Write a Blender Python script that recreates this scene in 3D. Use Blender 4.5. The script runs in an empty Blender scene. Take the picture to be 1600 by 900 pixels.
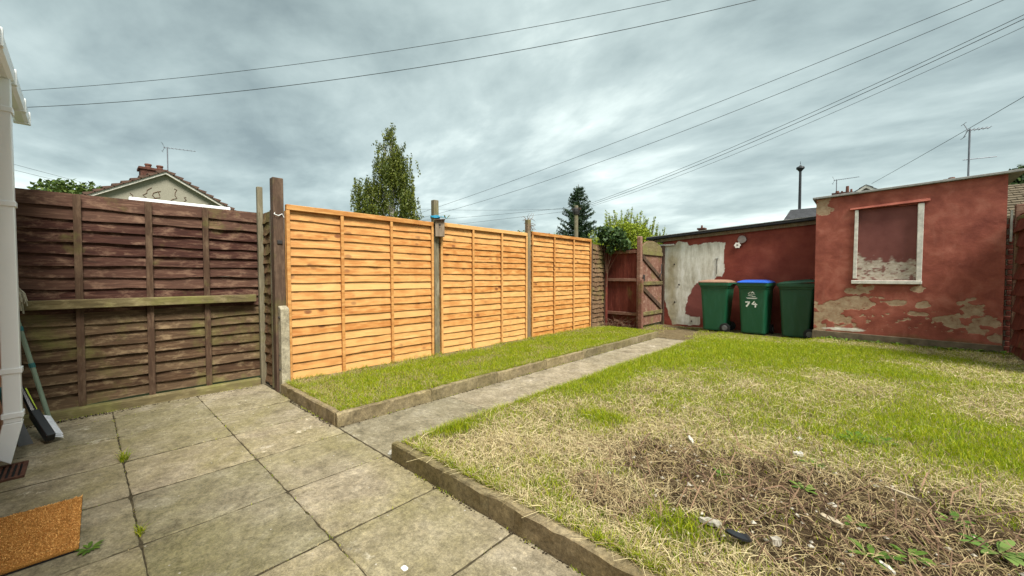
import bpy, bmesh, math, random
import numpy as np
from mathutils import Vector, Matrix, Euler
rad = math.radians
random.seed(7); RNG = np.random.default_rng(11)
S = bpy.context.scene; C = S.collection

# ------------------------------------------------------------------ camera
H = 1.25
cam_d = bpy.data.cameras.new('camera'); cam = bpy.data.objects.new('camera', cam_d); C.objects.link(cam)
cam_d.sensor_width = 36; cam_d.lens = 36*615/1600; cam_d.clip_start = .05; cam_d.clip_end = 2000
cam.location = (0, 0, H)
YAW = math.atan(565/615); PITCH = math.atan(18/615)
cam.rotation_euler = (math.pi/2-PITCH, 0, YAW)
S.camera = cam
# ------------------------------------------------------------------ light
SUN_EL, SUN_AZ = rad(54), rad(-14)       # azimuth measured from +X towards +Y
sun_d = bpy.data.lights.new('sun', 'SUN'); sun_d.energy = 1.5; sun_d.angle = rad(24); sun_d.color = (1, .96, .89)
sun = bpy.data.objects.new('sun', sun_d); C.objects.link(sun)
sdir = Vector((math.cos(SUN_EL)*math.cos(SUN_AZ), math.cos(SUN_EL)*math.sin(SUN_AZ), math.sin(SUN_EL)))
sun.rotation_euler = sdir.to_track_quat('Z', 'Y').to_euler(); sun.location = sdir*30
S.view_settings.view_transform = 'Standard'; S.view_settings.look = 'None'
S.view_settings.exposure = 2.42; S.view_settings.gamma = 1
S.render.engine = 'CYCLES'
S.render.resolution_x, S.render.resolution_y = 1024, 576
W = bpy.data.worlds.new('World'); S.world = W; W.use_nodes = True
def build_world():
    nt = W.node_tree; N = nt.nodes; L = nt.links; N.clear()
    out = N.new('ShaderNodeOutputWorld'); bg = N.new('ShaderNodeBackground'); L.new(bg.outputs[0], out.inputs[0])
    sky = N.new('ShaderNodeTexSky'); sky.sky_type = 'NISHITA'; sky.sun_disc = False
    sky.sun_elevation = SUN_EL; sky.sun_rotation = math.pi/2-SUN_AZ
    tc = N.new('ShaderNodeTexCoord'); sep = N.new('ShaderNodeSeparateXYZ'); L.new(tc.outputs['Generated'], sep.inputs[0])
    def m(op, a, b=None):
        n = N.new('ShaderNodeMath'); n.operation = op
        for i, v in enumerate((a, b)):
            if v is None: continue
            if isinstance(v, (int, float)): n.inputs[i].default_value = v
            else: L.new(v, n.inputs[i])
        return n.outputs[0]
    z = m('ADD', m('MAXIMUM', sep.outputs[2], 0.0), .16)
    cx = m('DIVIDE', sep.outputs[0], z); cy = m('DIVIDE', sep.outputs[1], z)
    cmb = N.new('ShaderNodeCombineXYZ'); L.new(cx, cmb.inputs[0]); L.new(cy, cmb.inputs[1])
    def noise(scale, det, rough, off, dist=0.):
        mp = N.new('ShaderNodeMapping'); mp.inputs['Location'].default_value = off; L.new(cmb.outputs[0], mp.inputs[0])
        mp.inputs['Rotation'].default_value = (0, 0, .7); mp.inputs['Scale'].default_value = (1, 1.5, 1)
        n = N.new('ShaderNodeTexNoise'); n.inputs['Scale'].default_value = scale; n.inputs['Detail'].default_value = det
        n.inputs['Roughness'].default_value = rough; n.inputs['Distortion'].default_value = dist; L.new(mp.outputs[0], n.inputs['Vector'])
        return n.outputs[0]
    a = noise(.42, 7, .54, (3.3, 1.2, 0), .35); b = noise(1.25, 8, .58, (7.7, 4.1, 2), .2)
    v = m('ADD', m('MULTIPLY', a, .72), m('MULTIPLY', b, .28))
    r = N.new('ShaderNodeValToRGB'); L.new(v, r.inputs[0]); e = r.color_ramp.elements
    e[0].position = .39; e[0].color = (.054, .069, .068, 1)
    e[1].position = .64; e[1].color = (.33, .355, .338, 1)
    for p, c in ((.45, (.084, .104, .101, 1)), (.51, (.118, .141, .136, 1)), (.57, (.178, .203, .193, 1))):
        k = e.new(p); k.color = c
    mix = N.new('ShaderNodeMixRGB'); mix.inputs[0].default_value = .93
    skm = N.new('ShaderNodeMixRGB'); skm.blend_type = 'MULTIPLY'; skm.inputs[0].default_value = 1
    skm.inputs[2].default_value = (.055, .055, .055, 1); L.new(sky.outputs[0], skm.inputs[1])
    L.new(skm.outputs[0], mix.inputs[1]); L.new(r.outputs[0], mix.inputs[2])
    L.new(mix.outputs[0], bg.inputs[0]); bg.inputs[1].default_value = 1.0
build_world()

# ------------------------------------------------------------------ helpers
def tag(o, label=None, cat=None, group=None, kind=None):
    if label: o['label'] = label
    if cat: o['category'] = cat
    if group: o['group'] = group
    if kind: o['kind'] = kind
    return o
def empty(name, loc=(0,0,0), rz=0, parent=None):
    o = bpy.data.objects.new(name, None); C.objects.link(o); o.location = loc; o.rotation_euler = (0,0,rz); o.empty_display_size = .1
    if parent: o.parent = parent
    return o
def link(name, me, mat=None, parent=None, loc=(0,0,0), rot=(0,0,0), smooth=False):
    o = bpy.data.objects.new(name, me); C.objects.link(o); o.location = loc; o.rotation_euler = rot
    if mat and not me.materials: me.materials.append(mat)
    if parent: o.parent = parent
    if smooth and len(me.polygons): me.polygons.foreach_set('use_smooth', [True]*len(me.polygons))
    return o
class MB:
    def __init__(s): s.v = []; s.f = []
    def quad(s, a, b, c, d):
        n = len(s.v); s.v += [a, b, c, d]; s.f.append((n, n+1, n+2, n+3)); return s
    def box(s, x0, x1, y0, y1, z0, z1):
        n = len(s.v)
        s.v += [(x0,y0,z0),(x1,y0,z0),(x1,y1,z0),(x0,y1,z0),(x0,y0,z1),(x1,y0,z1),(x1,y1,z1),(x0,y1,z1)]
        s.f += [tuple(n+i for i in q) for q in ((0,3,2,1),(4,5,6,7),(0,1,5,4),(1,2,6,5),(2,3,7,6),(3,0,4,7))]; return s
    def hexa(s, p):                       # eight corners, bottom ring then top ring
        n = len(s.v); s.v += [tuple(q) for q in p]
        s.f += [tuple(n+i for i in q) for q in ((0,3,2,1),(4,5,6,7),(0,1,5,4),(1,2,6,5),(2,3,7,6),(3,0,4,7))]; return s
    def tube(s, pts, r, sides=6, caps=True):
        pts = [Vector(p) for p in pts]; n0 = len(s.v); k = len(pts)
        rs = r if isinstance(r, (list, tuple)) else [r]*k
        for i, p in enumerate(pts):
            t = (pts[min(i+1,k-1)]-pts[max(i-1,0)]).normalized()
            u = t.cross(Vector((0,0,1)) if abs(t.z) < .9 else Vector((1,0,0))).normalized(); w = t.cross(u)
            for j in range(sides):
                a = 2*math.pi*j/sides; s.v.append(tuple(p+(u*math.cos(a)+w*math.sin(a))*rs[i]))
        for i in range(k-1):
            for j in range(sides):
                a = n0+i*sides+j; b = n0+i*sides+(j+1) % sides; s.f.append((a, b, b+sides, a+sides))
        if caps:
            s.f.append(tuple(n0+j for j in range(sides))[::-1]); s.f.append(tuple(n0+(k-1)*sides+j for j in range(sides)))
        return s
    def loft(s, rings, cap0=True, cap1=True):
        n0 = len(s.v); m = len(rings[0])
        for r in rings: s.v += [tuple(p) for p in r]
        for i in range(len(rings)-1):
            for j in range(m):
                a = n0+i*m+j; b = n0+i*m+(j+1) % m; s.f.append((a, b, b+m, a+m))
        if cap0: s.f.append(tuple(n0+j for j in range(m))[::-1])
        if cap1: s.f.append(tuple(n0+(len(rings)-1)*m+j for j in range(m)))
        return s
    def mesh(s, name, bevel=0, seg=1):
        me = bpy.data.meshes.new(name); me.from_pydata(s.v, [], s.f)
        if bevel:
            bm = bmesh.new(); bm.from_mesh(me)
            bmesh.ops.remove_doubles(bm, verts=bm.verts, dist=1e-5)
            bmesh.ops.bevel(bm, geom=[e for e in bm.edges if e.is_manifold and e.calc_face_angle(0) > .5], offset=bevel, segments=seg, affect='EDGES', profile=.5)
            bm.to_mesh(me); bm.free()
        me.update(); return me
    def build(s, name, mat, parent=None, bevel=0, seg=1, smooth=False, loc=(0,0,0), rot=(0,0,0)):
        return link(name, s.mesh(name, bevel, seg), mat, parent, loc, rot, smooth)
def rrect(w, d, r, z, cx=0, cy=0, n=4):
    pts = []
    for qx, qy, a0 in ((1,1,0),(-1,1,90),(-1,-1,180),(1,-1,270)):
        for i in range(n+1):
            a = rad(a0+90*i/n); pts.append((cx+qx*(w/2-r)+r*math.cos(a), cy+qy*(d/2-r)+r*math.sin(a), z))
    return pts
# fast numpy mesh
def np_mesh(name, V, F, tint=None):
    """V (n,3); F list of (m,k) index arrays of tris/quads; tint (n,3) per-vertex colour"""
    me = bpy.data.meshes.new(name); me.vertices.add(len(V)); me.vertices.foreach_set('co', np.ascontiguousarray(V, dtype=np.float32).ravel())
    tot = sum(f.size for f in F); np_ = sum(len(f) for f in F)
    me.loops.add(tot); me.polygons.add(np_)
    me.loops.foreach_set('vertex_index', np.concatenate([f.ravel() for f in F]).astype(np.int32))
    sizes = np.concatenate([np.full(len(f), f.shape[1]) for f in F]); starts = np.concatenate([[0], np.cumsum(sizes)[:-1]])
    me.polygons.foreach_set('loop_start', starts.astype(np.int32))
    me.update(calc_edges=True); me.validate()
    if tint is not None:
        at = me.attributes.new('tint', 'FLOAT_COLOR', 'POINT')
        at.data.foreach_set('color', np.concatenate([tint, np.ones((len(tint),1))], 1).astype(np.float32).ravel())
    return me
def hash2(ix, iy, seed):
    h = (ix*374761393 + iy*668265263 + seed*974634777) & 0xffffffff
    h = ((h ^ (h >> 13))*1274126177) & 0xffffffff
    return ((h ^ (h >> 16)) & 0xffff)/65535.
def vnoise(x, y, seed=0):
    x = np.asarray(x, float); y = np.asarray(y, float)
    ix = np.floor(x).astype(np.int64); iy = np.floor(y).astype(np.int64); fx = x-ix; fy = y-iy
    fx = fx*fx*(3-2*fx); fy = fy*fy*(3-2*fy)
    a = hash2(ix, iy, seed); b = hash2(ix+1, iy, seed); c = hash2(ix, iy+1, seed); d = hash2(ix+1, iy+1, seed)
    return (a*(1-fx)+b*fx)*(1-fy)+(c*(1-fx)+d*fx)*fy
def fbm(x, y, seed=0, o=4):
    s = 0; a = .5; t = 0
    for i in range(o): s = s+a*vnoise(np.asarray(x)*2**i, np.asarray(y)*2**i, seed+i*17); t += a; a *= .5
    return s/t

# ------------------------------------------------------------------ materials
class NT:
    def __init__(s, name, rough=.8, spec=.3):
        s.mat = bpy.data.materials.new(name); s.mat.use_nodes = True; s.t = s.mat.node_tree; s.N = s.t.nodes; s.L = s.t.links
        s.b = s.N['Principled BSDF']; s.b.inputs['Roughness'].default_value = rough; s.b.inputs['Specular IOR Level'].default_value = spec
        s._tc = None
    def set(s, sock, v):
        if isinstance(v, bpy.types.NodeSocket): s.L.new(v, sock)
        elif isinstance(v, (tuple, list)) and len(v) == 3 and sock.type == 'RGBA': sock.default_value = (*v, 1)
        else: sock.default_value = v
    def coord(s, kind='Object'):
        if s._tc is None: s._tc = s.N.new('ShaderNodeTexCoord')
        return s._tc.outputs[kind]
    def info(s, out='Random'): return s.N.new('ShaderNodeObjectInfo').outputs[out]
    def math(s, op, a, b=0., clamp=False):
        n = s.N.new('ShaderNodeMath'); n.operation = op; n.use_clamp = clamp; s.set(n.inputs[0], a); s.set(n.inputs[1], b); return n.outputs[0]
    def vmath(s, op, a, b):
        n = s.N.new('ShaderNodeVectorMath'); n.operation = op; s.set(n.inputs[0], a); s.set(n.inputs[1], b); return n.outputs[0]
    def mapping(s, vec, scale=(1,1,1), loc=(0,0,0), rot=(0,0,0)):
        n = s.N.new('ShaderNodeMapping'); s.set(n.inputs['Vector'], vec); n.inputs['Scale'].default_value = scale
        s.set(n.inputs['Location'], loc); n.inputs['Rotation'].default_value = rot; return n.outputs[0]
    def noise(s, vec, scale=5, detail=4, rough=.55, dist=0.):
        n = s.N.new('ShaderNodeTexNoise'); s.set(n.inputs['Vector'], vec); n.inputs['Scale'].default_value = scale
        n.inputs['Detail'].default_value = detail; n.inputs['Roughness'].default_value = rough; n.inputs['Distortion'].default_value = dist
        return n.outputs[0]
    def voronoi(s, vec, scale=5, feature='F1'):
        n = s.N.new('ShaderNodeTexVoronoi'); s.set(n.inputs['Vector'], vec); n.inputs['Scale'].default_value = scale; n.feature = feature
        return n.outputs['Distance']
    def ramp(s, fac, stops):
        n = s.N.new('ShaderNodeValToRGB'); s.set(n.inputs[0], fac); e = n.color_ramp.elements
        while len(e) < len(stops): e.new(.5)
        for k, (p, c) in zip(e, stops):
            k.position = p; k.color = (*c, 1) if isinstance(c, (tuple, list)) else (c, c, c, 1)
        return n.outputs[0]
    def mix(s, fac, a, b, mode='MIX'):
        n = s.N.new('ShaderNodeMixRGB'); n.blend_type = mode; s.set(n.inputs[0], fac); s.set(n.inputs[1], a); s.set(n.inputs[2], b); return n.outputs[0]
    def attr(s, name, out='Color'):
        n = s.N.new('ShaderNodeAttribute'); n.attribute_name = name; return n.outputs[out]
    def bump(s, h, strength=.4, dist=.01):
        n = s.N.new('ShaderNodeBump'); n.inputs['Strength'].default_value = strength; n.inputs['Distance'].default_value = dist
        s.set(n.inputs['Height'], h); s.L.new(n.outputs[0], s.b.inputs['Normal']); return s
    def base(s, c): s.set(s.b.inputs['Base Color'], c); return s
    def shifted(s):                      # object coordinates moved by a per-object random amount
        r = s.info('Random'); n = s.N.new('ShaderNodeCombineXYZ')
        s.set(n.inputs[0], s.math('MULTIPLY', r, 37.)); s.set(n.inputs[1], s.math('MULTIPLY', r, 91.)); s.set(n.inputs[2], s.math('MULTIPLY', r, 53.))
        return s.vmath('ADD', s.coord(), n.outputs[0])
M = {}
def plain(name, col, rough=.7, var=.25, scale=8, spec=.3, bump=.15, metallic=0):
    n = NT(name, rough, spec); v = n.noise(n.shifted(), scale, 6, .6)
    d = tuple(c*(1-var) for c in col); l = tuple(min(1, c*(1+var)) for c in col)
    n.base(n.ramp(v, ((.3, d), (.7, l)))); n.b.inputs['Metallic'].default_value = metallic
    if bump: n.bump(n.noise(n.shifted(), scale*6, 4), bump, .004)
    M[name] = n.mat; return n.mat
def scuffed(name, col, dull):
    n = NT(name, .42, .5); w = n.shifted(); st = n.noise(n.mapping(w, (7, 7, 1.3)), 2.2, 7, .72); f = n.noise(w, 30, 6, .75)
    c = n.mix(n.ramp(st, ((.50, 0.), (.78, .55))), col, dull); c = n.mix(n.ramp(f, ((.62, 0.), (.72, .35))), c, dull); n.base(c); n.set(n.b.inputs['Roughness'], n.ramp(st, ((.3, .36), (.7, .62)))); n.bump(f, .06, .003); M[name] = n.mat
scuffed('green_plastic', (.003,.070,.029), (.030,.125,.075)); scuffed('dark_green_plastic', (.005,.045,.020), (.025,.085,.050))
def make_new_wood():
    n = NT('new_wood', .62, .3); co = n.coord(); loc = n.info('Location')
    sx = n.N.new('ShaderNodeSeparateXYZ'); n.set(sx.inputs[0], co); lz = n.N.new('ShaderNodeSeparateXYZ'); n.set(lz.inputs[0], loc)
    cb = n.N.new('ShaderNodeCombineXYZ')         # knots line up over neighbouring boards, as when sawn from one log
    n.set(cb.inputs[0], n.math('ADD', n.math('MULTIPLY', sx.outputs[1], 5.4), n.math('MULTIPLY', lz.outputs[1], 3.7)))
    n.set(cb.inputs[1], n.math('MULTIPLY', sx.outputs[2], 9.)); n.set(cb.inputs[2], n.math('MULTIPLY', lz.outputs[2], 3.4))
    kn = n.voronoi(cb.outputs[0], 1.0)
    warp = n.noise(n.mapping(n.shifted(), (1, 2.2, 9)), 2.5, 3)
    gr = n.noise(n.mapping(n.shifted(), (20, 1.6, 55)), 3, 6, .62, .5)
    c = n.ramp(gr, ((.27, (.33, .135, .030)), (.48, (.48, .232, .064)), (.75, (.60, .335, .118))))
    c = n.mix(n.ramp(warp, ((.40, 0.), (.62, .85))), c, (.34, .122, .022))
    st = n.noise(n.mapping(n.vmath('ADD', co, loc), (0, 3.1, .55)), 2.0, 3, .5)
    c = n.mix(n.ramp(st, ((.52, 0.), (.68, .6))), c, (.33, .12, .022))
    km = n.ramp(n.noise(n.mapping(n.vmath('ADD', co, loc), (0, 1.5, 1.1)), 1.3, 2), ((.46, .0), (.56, 1.)))
    c = n.mix(n.math('MULTIPLY', n.ramp(kn, ((.10, 1.), (.19, .75), (.27, .0))), km), c, (.15, .048, .012))
    c = n.mix(n.math('MULTIPLY', n.math('POWER', n.info('Random'), 1.6), .7), c, (.64, .38, .14)); c = n.mix(n.math('MULTIPLY', n.ramp(n.noise(n.mapping(n.shifted(), (30, .9, 14)), 2, 4, .6), ((.55, 0.), (.75, 1.))), .5), c, (.68, .42, .17))
    n.base(c).bump(gr, .25, .003); M['new_wood'] = n.mat
make_new_wood()
def old_wood(name, dark, mid, light, algae=.0, algae_col=(.13,.13,.035), axis=1):
    n = NT(name, .85, .2); sc = [26, 26, 26]; sc[axis] = 2.2
    gr = n.noise(n.mapping(n.shifted(), tuple(sc)), 2.2, 7, .68, .6)
    big = n.noise(n.shifted(), 2.3, 5, .6); patch = n.noise(n.mapping(n.shifted(), (4, 4, 9) if axis != 2 else (6, 6, 2)), 1.6, 6, .7)
    c = n.ramp(gr, ((.3, dark), (.52, mid), (.76, light)))
    c = n.mix(n.ramp(big, ((.35, 0.), (.7, .7))), c, n.mix(.5, dark, mid))
    c = n.mix(n.ramp(patch, ((.52, 0.), (.68, .8))), c, light)
    c = n.mix(n.math('MULTIPLY', n.info('Random'), .22), c, light)
    if algae:
        al = n.noise(n.vmath('ADD', n.coord(), n.info('Location')), 2.6, 6, .65); c = n.mix(n.ramp(al, ((.62-algae*.35, 0.), (.85-algae*.3, .85))), c, algae_col)
    n.base(c).bump(gr, .5, .006); M[name] = n.mat
old_wood('red_brown_wood', (.012,.0045,.003), (.046,.015,.0095), (.185,.112,.072), .10)
old_wood('faded_brown_wood', (.015,.0085,.0045), (.064,.033,.016), (.225,.160,.090), .26)
old_wood('dark_batten_wood', (.018,.009,.006), (.060,.031,.018), (.15,.10,.062), .12, axis=2)
old_wood('brown_wood', (.050,.027,.014), (.125,.070,.036), (.26,.175,.10), .38)
old_wood('mossy_wood', (.038,.028,.013), (.115,.088,.040), (.27,.225,.115), .45, (.17,.17,.045))
old_wood('post_wood', (.06,.040,.024), (.17,.118,.072), (.30,.235,.155), .3, axis=2)
old_wood('grey_post_wood', (.055,.045,.027), (.15,.128,.080), (.28,.25,.17), .3, axis=2)
old_wood('dark_post_wood', (.018,.011,.008), (.060,.034,.022), (.16,.108,.072), .12, axis=2)
old_wood('red_board_wood', (.045,.010,.007), (.12,.025,.016), (.20,.055,.036), .12, axis=2)
old_wood('red_rail_wood', (.07,.028,.02), (.17,.075,.05), (.33,.22,.16), .2, axis=0)
old_wood('birdbox_wood', (.10,.075,.05), (.22,.17,.12), (.36,.30,.22), .2, axis=2)
old_wood('driftwood', (.17,.13,.08), (.33,.27,.18), (.50,.44,.33), 0, axis=0)
def make_concrete(name, tint=(1,1,1), algae=.45, splash=True):
    n = NT(name, .92, .2); w = n.vmath('ADD', n.coord(), n.info('Location'))
    big = n.noise(w, 1.1, 6, .62, .3); mid = n.noise(w, 5.5, 7, .65); fine = n.noise(w, 110, 3, .7); grit = n.voronoi(w, 260)
    T = lambda c: tuple(a*b for a, b in zip(c, tint))
    c = n.ramp(mid, ((.28, T((.15,.128,.082))), (.5, T((.265,.232,.155))), (.75, T((.39,.35,.25)))))
    c = n.mix(n.ramp(big, ((.40, 0.), (.64, algae*1.3))), c, T((.22,.20,.08)))
    c = n.mix(n.ramp(n.noise(w, 2.1, 5, .6, .4), ((.58, 0.), (.75, .6))), c, T((.42,.385,.30)))
    c = n.mix(n.ramp(n.noise(n.mapping(w, loc=(5,3,1)), 3.0, 6, .7), ((.57, 0.), (.70, .6))), c, T((.105,.088,.056)))
    c = n.mix(.5, c, n.ramp(fine, ((.3, .25), (.7, .75))), 'OVERLAY')
    c = n.mix(n.ramp(grit, ((.10, .55), (.28, 0.))), c, T((.55,.50,.39)))
    if splash:
        sp = n.noise(n.mapping(w, loc=(9,2,4)), 4.2, 8, .78); lo = n.noise(n.mapping(w, loc=(1,8,3)), .8, 3)
        c = n.mix(n.math('MULTIPLY', n.ramp(sp, ((.60, 0.), (.68, .8))), n.ramp(lo, ((.48, 0.), (.6, 1.)))), c, (.60,.57,.48))
    c = n.mix(1., c, n.ramp(n.noise(w, 26, 9, .82), ((.30, (.42,.41,.39)), (.5, (1.,1.,1.)), (.70, (1.6,1.57,1.5)))), 'MULTIPLY')
    r = n.info('Random'); c = n.mix(1., c, n.ramp(r, ((0., (.92,.92,.86)), (1., (1.26,1.20,1.16)))), 'MULTIPLY')
    n.base(c); h = n.math('ADD', n.math('MULTIPLY', fine, .5), mid); n.bump(h, .45, .006); M[name] = n.mat
make_concrete('slab_concrete', (.70,.70,.735), .50); make_concrete('path_concrete', (.72,.715,.76), .10); make_concrete('kerb_concrete', (.60,.565,.50), .38, False)
make_concrete('spur_concrete', (.95,1.0,1.1), .08, False)
plain('dark_soil', (.030,.022,.013), .95, .5, 14, .1, .6)
def make_soil():
    plain('joint_fill', (.055,.045,.027), .95, .5, 30, .1, .4)
    n = NT('lawn_soil', .95, .1); w = n.coord()
    c = n.ramp(n.noise(w, 9, 8, .7), ((.3, (.030,.019,.010)), (.55, (.085,.057,.031)), (.8, (.18,.13,.075))))
    c = n.mix(n.attr('tint', 'Fac'), c, n.ramp(n.noise(w, 22, 5, .7), ((.3, (.17,.13,.06)), (.7, (.34,.28,.155)))))
    n.base(c).bump(n.noise(w, 40, 8, .75), .9, .03); M['lawn_soil'] = n.mat
make_soil()
def leafy(name, rough=.55, trans=.25):
    n = NT(name, rough, .25); c = n.attr('tint'); n.base(c)
    t = n.N.new('ShaderNodeBsdfTranslucent'); n.set(t.inputs[0], c); mx = n.N.new('ShaderNodeMixShader'); mx.inputs[0].default_value = trans
    n.L.new(n.b.outputs[0], mx.inputs[1]); n.L.new(t.outputs[0], mx.inputs[2]); n.L.new(mx.outputs[0], n.N['Material Output'].inputs[0]); M[name] = n.mat
leafy('leaf'); leafy('grass_blade', .6, .4); leafy('straw', .8, .1)
plain('bark', (.09,.07,.05), .9, .4, 12, .1, .5); plain('birch_bark', (.38,.36,.32), .8, .5, 9, .2, .3)
plain('white_upvc', (.80,.82,.82), .28, .03, 3, .5, 0); plain('white_paint', (.54,.515,.45), .65, .28, 14, .3, .2)
plain('grey_felt', (.25,.25,.235), .9, .25, 14, .2, .4); plain('black_felt', (.018,.018,.020), .6, .4, 10, .4, .3)
plain('brown_plastic', (.26,.15,.10), .5, .12, 4, .4, .05); plain('blue_plastic', (.020,.11,.52), .4, .1, 4, .5, .05)
plain('black_rubber', (.012,.012,.012), .7, .2, 10, .3, .1); plain('grey_plastic', (.10,.10,.10), .5, .2, 10, .4, .05)
plain('white_print', (.78,.80,.76), .6, .05, 30, .3, 0); plain('dirty_shard', (.46,.44,.38), .7, .35, 25, .3, .3); plain('black_plastic', (.010,.011,.013), .35, .2, 8, .5, .05)
plain('teal_plastic', (.012,.10,.10), .4, .15, 8, .5, .05); plain('pole_green', (.16,.21,.15), .45, .15, 6, .4, .05)
plain('lime_plastic', (.38,.48,.02), .4, .1, 8, .4, 0); plain('bristle_white', (.66,.68,.72), .8, .15, 60, .2, .3)
plain('mop_cotton', (.36,.33,.25), .95, .3, 40, .1, .5); plain('rust_metal', (.085,.036,.022), .8, .4, 25, .3, .4)
plain('galvanised', (.36,.38,.40), .4, .2, 9, .5, .1, .6); plain('aerial_metal', (.16,.17,.19), .5, .2, 9, .4, 0, .5)
plain('cable_black', (.03,.035,.037), .6, .1, 2, .3, 0); plain('lamp_black', (.02,.022,.024), .5, .2, 6, .4, 0)
plain('cyan_cord', (.02,.30,.48), .6, .15, 30, .3, .1); plain('roof_tile_brown', (.095,.058,.042), .85, .35, 9, .2, .4)
plain('roof_tile_grey', (.115,.09,.058), .85, .35, 9, .2, .4); plain('slate_dark', (.075,.075,.08), .8, .3, 7, .3, .3)
plain('pebbledash', (.26,.245,.19), .95, .12, 30, .1, .5); plain('house_brick', (.085,.038,.027), .9, .35, 14, .2, .4)
plain('clay_pot', (.13,.056,.038), .8, .2, 9, .2, .2); plain('old_brick', (.20,.055,.038), .9, .4, 12, .2, .5)
plain('stone_white', (.36,.33,.27), .85, .25, 20, .2, .3); plain('flower_white', (.82,.78,.70), .7, .06, 30, .2, .1)
plain('slate_ornament', (.24,.20,.18), .8, .3, 14, .2, .3); plain('twig', (.12,.068,.042), .85, .4, 20, .2, .3)
plain('house_wall', (.46,.24,.15), .9, .2, 12, .2, .3); plain('iron_dark', (.025,.022,.02), .6, .3, 12, .4, .1)
def make_mat_coir():
    n = NT('coir', .98, .05); w = n.coord(); f = n.noise(w, 260, 3, .7); c = n.ramp(f, ((.3, (.28,.115,.025)), (.55, (.60,.28,.070)), (.8, (.78,.45,.15))))
    c = n.mix(n.ramp(n.noise(w, 9, 4), ((.4, 0.), (.75, .35))), c, (.30,.13,.03)); n.base(c).bump(f, 1., .012); M['coir'] = n.mat
make_mat_coir()
def make_render_wall():
    n = NT('painted_render', .75, .25); w = n.coord()
    m = n.noise(w, 3.2, 6, .62, .4); f = n.noise(w, 45, 5, .7); st = n.noise(n.mapping(w, (5, 5, 1.1)), 1.7, 5, .6)
    red = n.ramp(m, ((.3, (.165,.039,.026)), (.52, (.275,.077,.050)), (.75, (.40,.145,.100))))
    red = n.mix(n.ramp(st, ((.56, 0.), (.75, .45))), red, (.33,.125,.085)); red = n.mix(n.ramp(n.noise(w, 6, 8, .75), ((.62, 0.), (.70, .5))), red, (.37,.17,.12))
    tan = n.ramp(n.noise(w, 11, 7, .7), ((.3, (.20,.085,.052)), (.45, (.31,.205,.125)), (.75, (.45,.35,.235))))
    sep = n.N.new('ShaderNodeSeparateColor'); n.set(sep.inputs[0], n.attr('tint'))
    pm = n.ramp(n.math('ADD', sep.outputs[0], n.math('MULTIPLY', n.math('SUBTRACT', n.noise(n.mapping(w, (1,1,1.7)), 20, 9, .85), .5), 1.9)), ((.50, 0.), (.55, 1.)))
    c = n.mix(pm, red, tan); c = n.mix(sep.outputs[1], c, (.62,.58,.50)); c = n.mix(sep.outputs[2], c, (.030,.075,.018))
    n.base(c).bump(n.math('ADD', n.math('MULTIPLY', f, .6), n.math('MULTIPLY', pm, -.8)), .5, .008); M['painted_render'] = n.mat
    n = NT('rear_render', .8, .2); w = n.coord(); m = n.noise(w, 2.6, 6, .6)
    red = n.ramp(m, ((.3, (.145,.028,.019)), (.55, (.21,.048,.031)), (.8, (.28,.078,.052)))
    )
    sep = n.N.new('ShaderNodeSeparateColor'); n.set(sep.inputs[0], n.attr('tint'))
    wh = n.ramp(n.noise(n.mapping(w, (5, 5, 1.4)), 1.6, 7, .66), ((.3, (.36,.33,.25)), (.5, (.60,.58,.49)), (.7, (.78,.77,.71))))
    wh = n.mix(sep.outputs[1], wh, n.ramp(n.noise(w, 5, 6, .7), ((.3, (.17,.135,.055)), (.7, (.40,.34,.19)))))
    c = n.mix(sep.outputs[0], red, wh); c = n.mix(sep.outputs[2], c, (.20,.075,.068)); n.base(c).bump(n.math('ADD', n.noise(w, 40, 5, .7), n.math('MULTIPLY', sep.outputs[0], 1.2)), .4, .008); M['rear_render'] = n.mat
    n = NT('window_board', .7, .25); w = n.coord(); sep = n.N.new('ShaderNodeSeparateColor'); n.set(sep.inputs[0], n.attr('tint'))
    c = n.ramp(n.noise(w, 3, 6, .6), ((.3, (.13,.040,.033)), (.7, (.20,.070,.058)))); g = n.ramp(n.noise(n.mapping(w, (1, 1, 2)), 14, 6, .7), ((.3, (.26,.20,.15)), (.7, (.55,.49,.41))))
    c = n.mix(sep.outputs[0], c, g); n.base(c).bump(n.noise(w, 50, 5), .3, .004); M['window_board'] = n.mat
make_render_wall()

# ------------------------------------------------------------------ the setting: ground, patio, path, beds
def ground_z(x, y):                      # lawn level right of the path
    x = np.asarray(x, float); y = np.asarray(y, float)
    z = .115+.0*x
    near = np.clip((y-7.2)/1.5, 0, 1)
    side = np.clip((x+.95)/.3, 0, 1)
    z = z+near*(side*.028-(1-side)*.040)
    return z+(fbm(x*1.3, y*1.3, 5, 3)-.5)*.035*np.clip((y-1.45)/.25, 0, 1)*np.clip((x+2.36)/.2, .15, 1)
gm = MB().quad((-400,-400,-.09),(400,-400,-.09),(400,400,-.09),(-400,400,-.09)).build('ground', plain('rough_ground', (.07,.085,.035), .95, .4, .4, .1, .3)); tag(gm, kind='structure')
pat = MB().quad((-5.32,-.6,-.003),(3.2,-.6,-.003),(3.2,1.5,-.003),(-5.32,1.5,-.003)).build('patio', M['joint_fill']); tag(pat, kind='structure')
XS = [-5.20]+[-4.91+.606*i for i in range(14)]; YS = [-.46, .155, .775, 1.395]
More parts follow.
